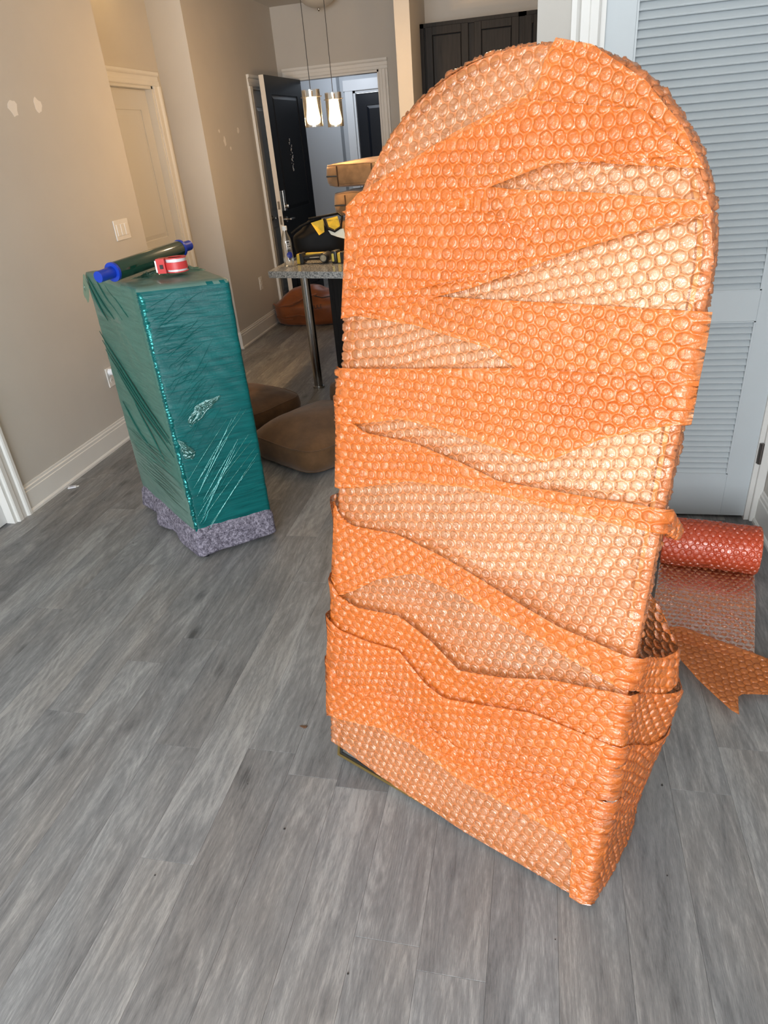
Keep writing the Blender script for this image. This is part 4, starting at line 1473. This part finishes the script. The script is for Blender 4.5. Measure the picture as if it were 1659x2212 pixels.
# ================================================================== WRAPPED ARCHED MIRROR
mA = Vector((-0.521, 1.2729, 0.012))
mW = 0.7264812
mw = Vector((0.90064268, -0.43456043, 0))
mU = Vector((0.09131082, 0.18924507, 0.97767512))
mN = Vector((0.42485893, 0.88053594, -0.21012225))   # toward the back
ML, RYA = 1.686, 0.3663
nA_, nw, nU, nN = (np.array(v) for v in (mA, mw, mU, mN))
mir = empty('wrapped_mirror', mA)
tag(mir, 'tall arched floor mirror wrapped in layers of orange bubble wrap, leaning on its rear leg', 'wrapped mirror')
HS = ML - RYA


def arch_outline(inset=0.0, n_arc=48, z0=0.0):
    r_ = mW / 2 - inset
    ry = RYA - inset
    pts = [(inset, z0)]
    for k in range(n_arc + 1):
        a_ = PI - PI * k / n_arc
        pts.append((mW / 2 + r_ * math.cos(a_), HS + ry * math.sin(a_)))
    pts.append((mW - inset, z0))
    return pts


def mpt(u, v, d=0.0):
    """local (mirror-thing) coordinates"""
    return mw * u + mU * v + mN * d


def slab(name, inset, z0, d0, d1, material, hole=None):
    mb_ = MB()
    P = arch_outline(inset, 64, z0)
    A_ = [mb_.bm.verts.new(mpt(u, v, d0)) for u, v in P]
    B_ = [mb_.bm.verts.new(mpt(u, v, d1)) for u, v in P]
    n_ = len(P)
    if hole is None:
        mb_.bm.faces.new(A_)
        mb_.bm.faces.new(B_[::-1])
    else:
        P2 = arch_outline(hole, 64, hole)
        C_ = [mb_.bm.verts.new(mpt(u, v, d0)) for u, v in P2]
        D_ = [mb_.bm.verts.new(mpt(u, v, d1)) for u, v in P2]
        for i in range(n_):
            i2 = (i + 1) % n_
            mb_.bm.faces.new((A_[i], A_[i2], C_[i2], C_[i]))
            mb_.bm.faces.new((B_[i], B_[i2], D_[i2], D_[i]))
            mb_.bm.faces.new((C_[i], C_[i2], D_[i2], D_[i]))
    for i in range(n_):
        i2 = (i + 1) % n_
        mb_.bm.faces.new((A_[i], A_[i2], B_[i2], B_[i]))
    return mb_.build(name, material, mir)


slab('frame', 0.0, 0.0, 0.0, 0.030, M_gold, hole=0.008)
slab('inner_rim', 0.0075, 0.0075, 0.003, 0.020, M_blackm, hole=0.0125)
slab('glass', 0.012, 0.012, 0.006, 0.010, simple('mirror_glass', (0.74, 0.78, 0.79), 0.03, metal=1.0))
slab('backing_board', 0.010, 0.010, 0.011, 0.028, M_blackm)
# rear leg
leg = MB()
p_top = mpt(mW / 2, 1.25, 0.032)
foot = Vector((mW / 2 * mw.x, mW / 2 * mw.y, 0)) + Vector((mN.x, mN.y, 0)).normalized() * 0.36
foot.z = -0.012 + 0.001
for sx in (-0.16, 0.16):
    a_ = p_top + mw * sx
    b_ = foot + mw * sx * 1.25
    leg.tube([a_, b_], 0.009, 4)
leg.tube([foot + mw * -0.20, foot + mw * 0.20], 0.009, 4)
leg.tube([p_top + mw * -0.16, p_top + mw * 0.16], 0.009, 4)
leg.build('rear_leg', M_blackm, mir)

BLn = 1.2


def Dv(v):
    return np.maximum(0.052, 0.40 * (1 - v / 1.35))


def bulv(v):
    return 0.015 + 0.055 * np.exp(-((v - 0.48) / 0.2) ** 2)


def _raw(f, v):
    b_ = bulv(v)
    bl = 0.020
    c_ = np.cos(PI * f)
    bb = np.where(c_ > 0, 0.014, bl)
    bump = b_ * np.exp(-((f - 0.17) / 0.12) ** 2) * (1 - np.exp(-f / 0.03))
    return mW / 2 + (mW / 2 + bb) * np.sign(c_) * np.abs(c_) ** 0.5 + bump, Dv(v) * np.sqrt(np.maximum(np.sin(PI * f), 0))


_VT = np.linspace(0, 1.5, 61)
_ff = (1 - np.cos(np.linspace(0, PI, 1601))) / 2
_GT = np.linspace(0, 1, 201)
_F2A, _A2F = [], []
for _v in _VT:
    _u, _d = _raw(_ff, _v)
    _c = np.concatenate([[0], np.cumsum(np.hypot(np.diff(_u), np.diff(_d)))])
    _c /= _c[-1]
    _A2F.append(np.interp(_GT, _c, _ff))
_A2F = np.array(_A2F)


def arc2f(a, v):
    vi = np.clip(v / 1.5, 0, 0.9999) * 60
    i = vi.astype(int)
    t = vi - i
    gi = np.clip(a, 0, 0.999999) * 200
    j = gi.astype(int)
    g = gi - j
    T = _A2F
    return (T[i, j] * (1 - g) + T[i, j + 1] * g) * (1 - t) + (T[i + 1, j] * (1 - g) + T[i + 1, j + 1] * g) * t


def f2s(p):
    """node given by the loop angle fraction -> arc-length position"""
    s, v = p
    if s <= mW:
        return (s, v)
    f = (s - mW) / BLn
    row = _A2F[int(round(min(max(v, 0), 1.5) / 1.5 * 60))]
    return (mW + BLn * float(np.interp(f, row, _GT)), v)


def ring_ud(s, v):
    """path around mirror and leg: s in [0,W] face, [W, W+BL] behind, returns (u,d)"""
    s = np.mod(s, mW + BLn)
    on = s <= mW
    f = arc2f(np.clip((s - mW) / BLn, 0, 1), np.maximum(v, 0))
    b_ = bulv(v)
    bl = 0.020
    c_ = np.cos(PI * f)
    uB, _dd = _raw(f, v)
    dB = Dv(v) * np.sqrt(np.maximum(np.sin(PI * f), 0))
    x = (s - mW / 2) / (mW / 2)
    uF = s + np.where(x > 0, 0.014, bl) * np.sign(x) * np.abs(x) ** 8
    u = np.where(on, uF, uB)
    d = np.where(on, 0.0, dB)
    return u, d


def softnoise(s, t, seed, scale):
    """cheap smooth 2-D noise by sines"""
    r_ = np.random.default_rng(seed)
    out = np.zeros_like(s)
    for k in range(6):
        a_ = r_.uniform(0, 2 * PI)
        f_ = scale * r_.uniform(0.6, 1.7)
        out += np.sin((s * math.cos(a_) + t * math.sin(a_)) * f_ + r_.uniform(0, 6.28))
    return out / 6 * 1.6


def ring_map(off, seed, edge=None, lip=0.012, wav=0.004):
    def fn(s, t, h):
        e = 0.002
        u0, d0 = ring_ud(s - e, t)
        u1, d1 = ring_ud(s + e, t)
        u, d = ring_ud(s, t)
        tu, td = u1 - u0, d1 - d0
        L_ = np.hypot(tu, td) + 1e-9
        nu_, nd_ = td / L_, -tu / L_
        o_ = off + wav * (0.5 + 0.5 * softnoise(s, t, seed, 16)) + h
        if edge is not None:
            ev = np.interp(np.mod(s, mW + BLn), edge[0], edge[1])
            dist = np.clip(ev - t, 0, 1)
            o_ = o_ + lip * np.exp(-(dist / 0.035) ** 2) * (0.55 + 0.45 * softnoise(s, t * 0, seed + 3, 9))
        uu, dd = u + nu_ * o_, d + nd_ * o_
        P = uu[:, None] * nw + t[:, None] * nU + dd[:, None] * nN
        zmin = -0.012 + 0.002
        P[:, 2] = np.maximum(P[:, 2], zmin)
        return P
    return fn


def poly_clip(pts, poly):
    """for points (n,2): inside mask, nearest boundary point, distance"""
    x, y = pts[:, 0], pts[:, 1]
    n = len(poly)
    ins = np.zeros(len(pts), bool)
    best = np.full(len(pts), 1e9)
    bp = np.zeros_like(pts)
    for i in range(n):
        x0, y0 = poly[i]
        x1, y1 = poly[(i + 1) % n]
        c = ((y0 > y) != (y1 > y)) & (x < (x1 - x0) * (y - y0) / (y1 - y0 + 1e-12) + x0)
        ins ^= c
        dx, dy = x1 - x0, y1 - y0
        L2 = dx * dx + dy * dy + 1e-12
        t = np.clip(((x - x0) * dx + (y - y0) * dy) / L2, 0, 1)
        qx, qy = x0 + t * dx, y0 + t * dy
        d = (x - qx) ** 2 + (y - qy) ** 2
        m_ = d < best
        best = np.where(m_, d, best)
        bp[m_, 0] = qx[m_]
        bp[m_, 1] = qy[m_]
    return ins, bp, np.sqrt(best)


def bubble_mesh(name, poly, mapfn, pitch=0.0242, ang=0.0, r=0.0110, h=0.0050, seed=1, jit=1.0, shift=(0, 0)):
    rng = np.random.default_rng(seed)
    poly = np.array(poly, float)
    lo, hi = poly.min(0) - 0.05, poly.max(0) + 0.05
    ctr = (lo + hi) / 2
    R_ = np.hypot(*(hi - lo)) / 2 + pitch
    n = int(R_ / pitch) + 2
    I, J = np.meshgrid(np.arange(-n, n + 1), np.arange(-int(n * 1.2), int(n * 1.2) + 1))
    cx = (I + 0.5 * (J % 2)) * pitch + shift[0]
    cy = J * pitch * math.sqrt(3) / 2 + shift[1]
    ca, sa = math.cos(ang), math.sin(ang)
    C_ = np.stack([cx.ravel() * ca - cy.ravel() * sa + ctr[0], cx.ravel() * sa + cy.ravel() * ca + ctr[1]], 1)
    ins, _, dist = poly_clip(C_, poly)
    C_ = C_[ins | (dist < pitch * 0.5)]
    m_ = len(C_)
    K = 12
    th = np.arange(K) * 2 * PI / K + ang + PI / 6
    outer = np.where(np.arange(K) % 2 == 0, pitch / math.sqrt(3), pitch / 2)
    rad = [np.full(K, r * 0.5), np.full(K, r * 0.84), np.full(K, r * 0.97), np.full(K, r * 1.06), outer * 1.0]
    hh = [1.0, 0.93, 0.55, 0.0, 0.0]
    pts = [C_[:, None, :]]
    hs = [np.full((m_, 1), 1.0)]
    amp = rng.uniform(0.72, 1.12, (m_, 1))
    tx = rng.normal(0, 0.10, (m_, 1))
    ty = rng.normal(0, 0.10, (m_, 1))
    flatb = (rng.random((m_, 1)) < 0.06)
    amp = np.where(flatb, 0.35, amp)
    hs[0] = hs[0] * amp * (1 - 0.25 * rng.random((m_, 1)) * jit)
    for q, (rr_, h_) in enumerate(zip(rad, hh)):
        px = C_[:, 0:1] + rr_ * np.cos(th)
        py = C_[:, 1:2] + rr_ * np.sin(th)
        pts.append(np.stack([px, py], 2))
        jt = 1 + jit * rng.normal(0, [0.13, 0.12, 0.08, 0, 0][q], (m_, K))
        hs.append(h_ * amp * jt * (1 + (tx * np.cos(th) + ty * np.sin(th)) * rr_ / r) if h_ > 0 else np.zeros((m_, K)))
    P = np.concatenate(pts, 1).reshape(-1, 2)
    Hh = np.concatenate(hs, 1).reshape(-1) * h
    wx = 0.0035 * softnoise(P[:, 0], P[:, 1], seed + 100, 30)
    wy = 0.0035 * softnoise(P[:, 0], P[:, 1], seed + 200, 30)
    P = P + np.stack([wx, wy], 1)
    ins, bpt, dist = poly_clip(P, poly)
    out_ = ~ins
    P[out_] = bpt[out_]
    Hh[out_] = 0
    near = np.clip(np.where(ins, dist, 0) / 0.004, 0, 1)
    Hh = Hh * near
    W3 = mapfn(P[:, 0], P[:, 1], Hh)
    nv = 1 + K * 5
    base = (np.arange(m_) * nv)[:, None]
    k = np.arange(K)
    k2 = (k + 1) % K
    Q = []
    tri = np.stack([np.zeros(K, int), 1 + k, 1 + k2], 1)
    quads = []
    for q in range(4):
        quads.append(np.stack([1 + q * K + k, 1 + (q + 1) * K + k, 1 + (q + 1) * K + k2, 1 + q * K + k2], 1))
    quads = np.concatenate(quads)
    T = (base[:, :, None] + tri[None]).reshape(-1, 3)
    Qd = (base[:, :, None] + quads[None]).reshape(-1, 4)
    # drop collapsed quads
    a_, b_, c_, d_ = (W3[Qd[:, i]] for i in range(4))
    ar = np.linalg.norm(np.cross(c_ - a_, d_ - b_), axis=1)
    Qd = Qd[ar > 1e-9]
    a_, b_, c_ = (W3[T[:, i]] for i in range(3))
    T = T[np.linalg.norm(np.cross(b_ - a_, c_ - a_), axis=1) > 1e-9]
    # build mesh mixing tris and quads
    me = bpy.data.meshes.new(name)
    me.vertices.add(len(W3))
    me.vertices.foreach_set('co', W3.astype(np.float32).ravel())
    nl = len(T) * 3 + len(Qd) * 4
    me.loops.add(nl)
    me.loops.foreach_set('vertex_index', np.concatenate([T.ravel(), Qd.ravel()]).astype(np.int32))
    me.polygons.add(len(T) + len(Qd))
    st = np.concatenate([np.arange(len(T)) * 3, len(T) * 3 + np.arange(len(Qd)) * 4]).astype(np.int32)
    me.polygons.foreach_set('loop_start', st)
    me.update(calc_edges=True)
    me.polygons.foreach_set('use_smooth', np.ones(len(me.polygons), dtype=bool))
    at = me.attributes.new('dome', 'FLOAT', 'POINT')
    dv = np.concatenate([[1.0], np.repeat([1.0, 0.85, 0.45, 0.0, 0.0], K)])
    at.data.foreach_set('value', (np.tile(dv, m_) * near).astype(np.float32))
    return me


def sheet(name, poly, mapfn, material=M_bub, parent=mir, **kw):
    return link(name, bubble_mesh(name, poly, mapfn, **kw), material, parent)


# --- base wrap: front, rim, back
basefront = arch_outline(-0.002, 40, 0.02)
basefront[0] = (-0.002, 0.044)
basefront = [(0.0, 0.040), (0.05, 0.034), (0.10, 0.024), (0.16, 0.017), (0.22, 0.011), (0.30, 0.005), (0.40, -0.002), (0.55, -0.002)][::-1] + basefront[:-1] + [(mW + 0.002, 0.0)]
sheet('bubble_wrap_front', basefront, ring_map(0.003, 1, wav=0.003), ang=math.radians(14), seed=1)


def rim_map(off, v0=0.06):
    o = np.array(arch_outline(0.0, 90, v0))
    seg = np.hypot(*(o[1:] - o[:-1]).T)
    cum = np.concatenate([[0], np.cumsum(seg)])
    def fn(s, t, h):
        s_ = np.clip(s, 0, cum[-1] - 1e-6)
        x = np.interp(s_, cum, o[:, 0])
        y = np.interp(s_, cum, o[:, 1])
        x2 = np.interp(np.clip(s_ + 0.01, 0, cum[-1]), cum, o[:, 0]) - np.interp(np.clip(s_ - 0.01, 0, cum[-1]), cum, o[:, 0])
        y2 = np.interp(np.clip(s_ + 0.01, 0, cum[-1]), cum, o[:, 1]) - np.interp(np.clip(s_ - 0.01, 0, cum[-1]), cum, o[:, 1])
        L_ = np.hypot(x2, y2) + 1e-9
        nx, ny = -y2 / L_, x2 / L_
        o_ = off - 0.006 * np.exp(-((x - mW / 2) / 0.10) ** 2) * (y > 1.4) + h + 0.003 * np.sin(PI * np.clip(t / 0.056, 0, 1)) + 0.004 * (softnoise(s, t, 5, 22) * 0.5 + 0.3)
        X, Y = x + nx * o_, y + ny * o_
        P = X[:, None] * nw + Y[:, None] * nU + (t - 0.004)[:, None] * nN
        P[:, 2] = np.maximum(P[:, 2], -0.010)
        return P
    return fn, cum[-1]


rmf, rlen = rim_map(0.001)
sheet('bubble_wrap_rim', [(0, 0), (rlen, 0), (rlen, 0.052), (1.7, 0.050), (1.35, 0.040), (1.0, 0.040), (0, 0.052)], rmf, ang=0.2, seed=2, h=0.008, r=0.0112)
rmf2, rlen2 = rim_map(0.005, 0.35)
sheet('bubble_wrap_rim', [(0.62, 0.002), (rlen2, 0.002), (rlen2, 0.056), (0.62, 0.050)], rmf2, ang=0.5, seed=12, h=0.008, r=0.0112)


def back_map(off):
    def fn(s, t, h):
        return s[:, None] * nw + t[:, None] * nU + (0.050 + off + h)[:, None] * nN
    return fn


sheet('bubble_wrap_back', arch_outline(-0.002, 40, 0.03), back_map(0.001), ang=0.3, seed=3, pitch=0.0245)

# --- extra layers on the front (face coordinates)
L2a = [(0.0, 1.43), (0.117, 1.507), (0.25, 1.565), (0.409, 1.618), (0.418, 1.66), (0.435, 1.690), (0.50, 1.672), (0.595, 1.612), (0.66, 1.545), (0.70, 1.482), (0.543, 1.498), (0.367, 1.52), (0.272, 1.497), (0.165, 1.489), (0.097, 1.456), (0.03, 1.39)]
L2b = [(0.005, 1.44), (0.03, 1.465), (0.106, 1.503), (0.231, 1.487), (0.374, 1.463), (0.551, 1.452), (0.712, 1.437), (0.720, 1.42), (0.523, 1.363), (0.304, 1.285), (0.207, 1.261), (0.002, 1.206)]
L3 = [(0.002, 1.262), (0.11, 1.269), (0.206, 1.268), (0.492, 1.272), (0.728, 1.274), (0.729, 1.117), (0.70, 1.073), (0.573, 1.034), (0.506, 1.049), (0.434, 1.144), (0.369, 1.179), (0.187, 1.208), (0.002, 1.217)]
L4 = [(-0.004, 1.095), (0.434, 1.148), (0.728, 1.165), (0.729, 1.09), (0.617, 1.042), (0.516, 0.977), (0.424, 0.982), (0.324, 0.997), (0.166, 1.006), (-0.004, 0.959)]
sheet('bubble_wrap_layer', L2a, ring_map(0.0125, 11, wav=0.006), M_bub2, ang=math.radians(38), seed=21)
sheet('bubble_wrap_layer', L2b, ring_map(0.0145, 12, wav=0.006), M_bub2, ang=math.radians(5), seed=22)
sheet('bubble_wrap_layer', L3, ring_map(0.013, 13, wav=0.006), M_bub2, ang=math.radians(-12), seed=23)
sheet('bubble_wrap_layer', [(p[0], p[1]) for p in L4], ring_map(0.0165, 14, wav=0.006), M_bub2, ang=math.radians(0), seed=24)
# second film layer shading the saturated zones
L2c = [(0.05, 1.44), (0.2, 1.54), (0.41, 1.60), (0.60, 1.57), (0.68, 1.50), (0.45, 1.50), (0.25, 1.44), (0.45, 1.40), (0.40, 1.33), (0.15, 1.27), (0.03, 1.28)]
sheet('bubble_wrap_layer', L2c, ring_map(0.0205, 15, wav=0.007), M_bub2, ang=math.radians(60), seed=25)

WB = mW + BLn
# --- bands that run right round mirror and rear leg
def band(upper, lower, off, seed, ang, lip=0.012):
    upper, lower = [f2s(p) for p in upper], [f2s(p) for p in lower]
    ex = [p[0] for p in upper]
    ey = [p[1] for p in upper]
    poly = list(upper) + list(lower)[::-1]
    return sheet('bubble_wrap_band', poly, ring_map(off, seed, edge=(np.array(ex), np.array(ey)), lip=lip, wav=0.006), M_bub2, ang=ang, seed=seed + 30)


e5 = [(0, 1.02), (0.01, 0.985), (0.076, 0.958), (0.208, 0.957), (0.33, 0.938), (0.421, 0.917), (0.589, 0.928), (0.726, 0.938), (0.80, 0.90), (0.9, 0.875), (1.0, 0.92), (1.5, 1.0), (WB, 1.03)]
l5 = [(0, 0.800), (0.189, 0.865), (0.335, 0.885), (0.446, 0.888), (0.596, 0.887), (0.726, 0.89), (0.80, 0.86), (0.95, 0.84), (1.5, 0.86), (WB, 0.80)]
e6 = [(0, 0.765), (0.01, 0.736), (0.045, 0.718), (0.173, 0.733), (0.291, 0.717), (0.472, 0.675), (0.592, 0.648), (0.726, 0.638), (0.80, 0.600), (0.93, 0.60), (1.0, 0.67), (1.15, 0.74), (1.5, 0.77), (WB, 0.775)]
l6 = [(0, 0.50), (0.124, 0.600), (0.231, 0.650), (0.36, 0.635), (0.568, 0.592), (0.726, 0.56), (0.80, 0.49), (1.0, 0.53), (1.5, 0.60), (WB, 0.52)]
e7 = [(0, 0.550), (0.01, 0.52), (0.071, 0.505), (0.201, 0.531), (0.298, 0.499), (0.38, 0.457), (0.496, 0.486), (0.6, 0.524), (0.726, 0.552), (0.80, 0.51), (0.93, 0.50), (0.99, 0.56), (1.1, 0.61), (1.5, 0.60), (WB, 0.56)]
l7 = [(0, 0.36), (0.106, 0.375), (0.208, 0.395), (0.296, 0.330), (0.46, 0.35), (0.56, 0.38), (0.726, 0.38), (0.80, 0.33), (1.0, 0.36), (1.5, 0.38), (WB, 0.36)]
e8 = [(0, 0.440), (0.02, 0.423), (0.106, 0.425), (0.208, 0.439), (0.296, 0.382), (0.35, 0.368), (0.46, 0.4), (0.56, 0.429), (0.726, 0.432), (0.80, 0.37), (0.90, 0.37), (0.98, 0.42), (1.15, 0.46), (1.5, 0.46), (WB, 0.445)]
l8 = [(0, 0.235), (0.067, 0.225), (0.188, 0.255), (0.306, 0.215), (0.401, 0.20), (0.557, 0.22), (0.726, 0.235), (0.82, 0.16), (1.0, 0.18), (1.5, 0.22), (WB, 0.235)]
e9 = [(0, 0.310), (0.012, 0.276), (0.067, 0.272), (0.188, 0.304), (0.306, 0.266), (0.401, 0.247), (0.557, 0.276), (0.726, 0.295), (0.80, 0.235), (0.9, 0.225), (1.0, 0.27), (1.2, 0.32), (1.6, 0.33), (WB, 0.315)]
l9 = [(0, 0.135), (0.15, 0.178), (0.269, 0.185), (0.411, 0.152), (0.63, 0.155), (0.690, 0.15), (0.702, 0.003), (0.735, 0.001), (0.765, 0.012), (0.80, 0.028), (0.95, 0.038), (1.4, 0.04), (1.75, 0.05), (WB, 0.12)]
band(e5, l5, 0.012, 5, math.radians(9), 0.008)
band(e6, l6, 0.012, 6, math.radians(-16), 0.010)
band(e7, l7, 0.014, 7, math.radians(4), 0.012)
band(e8, l8, 0.020, 8, math.radians(22), 0.012)
band(e9, l9, 0.016, 9, math.radians(-6), 0.010)

# ================================================================== BUBBLE WRAP ROLL ON THE FLOOR
RR = 0.088
rc = Vector((0.672, 2.372, RR + 0.004))
ra = Vector((0.967, -0.16, 0)).normalized()
rl = 0.335
rollo = empty('bubble_wrap_roll', (rc.x, rc.y, 0))
tag(rollo, 'red-orange bubble wrap roll on the floor by the louvre door, its end unrolled', 'bubble wrap')
rfw = Vector((ra.y, -ra.x, 0))   # toward the camera
if rfw.y > 0:
    rfw = -rfw
na_, nf_ = np.array(ra), np.array(rfw)


def roll_map(s, t, h):
    # s = along axis 0..rl ; t = angle*R
    a_ = t / RR
    r_ = RR + h + 0.003 * softnoise(s, t, 44, 25)
    x = s - rl / 2
    P = x[:, None] * na_ + (np.cos(a_) * r_)[:, None] * nf_
    P[:, 2] += RR + 0.006 + np.sin(a_) * r_
    P[:, 2] = np.maximum(P[:, 2], 0.002)
    return P


sheet('outer_turn', [(0, -0.5 * PI * RR), (rl, -0.5 * PI * RR), (rl, 1.48 * PI * RR), (0, 1.48 * PI * RR)], roll_map, M_bubred, rollo, seed=61, ang=0.0)
core = MB()
for k, rr_ in enumerate((0.076, 0.064, 0.052, 0.040)):
    c0 = Vector((0, 0, RR + 0.006))
    core.cyl(c0 - ra * (rl / 2 - 0.004 * k), c0 + ra * (rl / 2 - 0.004 * k), rr_, seg=36)
core.build('inner_turns', simple('packed_wrap', (0.90, 0.16, 0.05), 0.35, bump=0.5, bscale=60), rollo, smooth=30)
# unrolled length in front of the roll
def tail_map(s, t, h):
    x = s - rl / 2 + 0.02 * (t / 0.5) * -1.0
    fwd = t + 0.02
    P = x[:, None] * na_ + fwd[:, None] * nf_
    P[:, 2] = 0.004 + 0.016 * np.exp(-((t - 0.20) / 0.07) ** 2) + 0.003 * (1 + softnoise(s, t, 51, 20)) + h
    return P


sheet('unrolled_sheet', [(0.0, 0.0), (rl, 0.0), (rl - 0.01, 0.30), (rl - 0.02, 0.52), (0.0, 0.47)], tail_map, M_bubfloor, rollo, seed=62, ang=0.0)
# folded-over end: a flat triangular flap, bubbles down
def flat_map(s, t, h):
    z = 0.020 + 0.010 * (1 + softnoise(s, t, 71, 14)) * np.clip((s - 0.40) / 0.1, 0.3, 1) + h
    P = np.stack([s - rc.x, t - rc.y, z], 1)
    return P


fold = [(0.425, 1.935), (0.516, 1.945), (0.63, 1.875), (0.744, 1.805), (0.86, 1.79), (0.89, 1.72), (0.80, 1.665), (0.735, 1.685), (0.70, 1.65), (0.663, 1.648), (0.618, 1.640), (0.606, 1.590), (0.598, 1.548), (0.581, 1.562), (0.51, 1.685), (0.44, 1.86)]
sheet('folded_end', fold, flat_map, M_bubend, rollo, seed=63, ang=0.5, h=0.004)

# ================================================================== SMALL LITTER
pk = empty('paper_packet', (-2.485, 2.885, 0.0), math.radians(28))
tag(pk, 'small white printed paper packet on the floor by the left baseboard', 'packet')
MB().box(-0.022, 0.022, -0.013, 0.013, 0.0, 0.006, bev=0.002).build('packet_body', simple('white_paper', (0.75, 0.76, 0.80), 0.6), pk)
MB().box(-0.012, 0.010, -0.006, -0.002, 0.006, 0.0064).box(-0.012, 0.006, 0.001, 0.004, 0.006, 0.0064).build('print', simple('blue_grey_print', (0.25, 0.28, 0.42), 0.6), pk)
MB().box(0.022, 0.036, -0.008, 0.008, 0.001, 0.004, bev=0.001).build('torn_flap', simple('packet_flap', (0.68, 0.68, 0.66), 0.6), pk)

lf = MB()
for k in range(5):
    a_ = k * 1.1
    lf.prism([(-0.008 + 0.004 * k, -0.002 * k), (0.001 + 0.004 * k, 0.004), (0.004 + 0.003 * k, -0.003)], 0.0006, 0.002 + 0.0004 * k, 'z')
tag(lf.build('dry_leaf_scrap', simple('brown_scrap', (0.12, 0.06, 0.03), 0.8), None, loc=(-0.662, 1.373, 0)), 'tiny brown dry scrap on the floor left of the wrapped mirror', 'scrap')
rq = random.Random(9)
spots = [(-1.80, 2.35, 'left of the green-wrapped box near its felt hem'), (-0.88, 0.86, 'farthest left on the foreground planks'), (0.335, 1.045, 'just right of the lower right corner of the mirror'),
         (0.36, 1.30, 'right of the mirror bulging wrap, second from its corner'), (0.08, 0.86, 'directly in front of the lower right mirror corner'), (-0.35, 0.72, 'nearest the camera in the middle of the floor'),
         (-0.60, 1.03, 'on the floor left of the bare mirror frame corner'), (-2.42, 3.05, 'beside the left baseboard near the paper packet'), (-2.2, 2.75, 'between the left baseboard and the green-wrapped box'),
         (0.38, 1.48, 'between the mirror and the folded bubble wrap end'), (-0.75, 1.15, 'on the floor just below the brown dry scrap')]
M_crumb = simple('dark_crumb', (0.02, 0.018, 0.016), 0.8)
for i, (x_, y_, where) in enumerate(spots):
    mb_ = MB()
    s_ = rq.uniform(0.0015, 0.0032)
    mb_.lathe([(0, 0.0), (s_, 0.0006), (s_ * 0.7, s_ * 0.8), (0, s_)], seg=6)
    tag(mb_.build('crumb', M_crumb, None, loc=(x_, y_, 0.0001)), 'tiny dark crumb ' + where, 'crumb', 'dark crumbs on the floor')
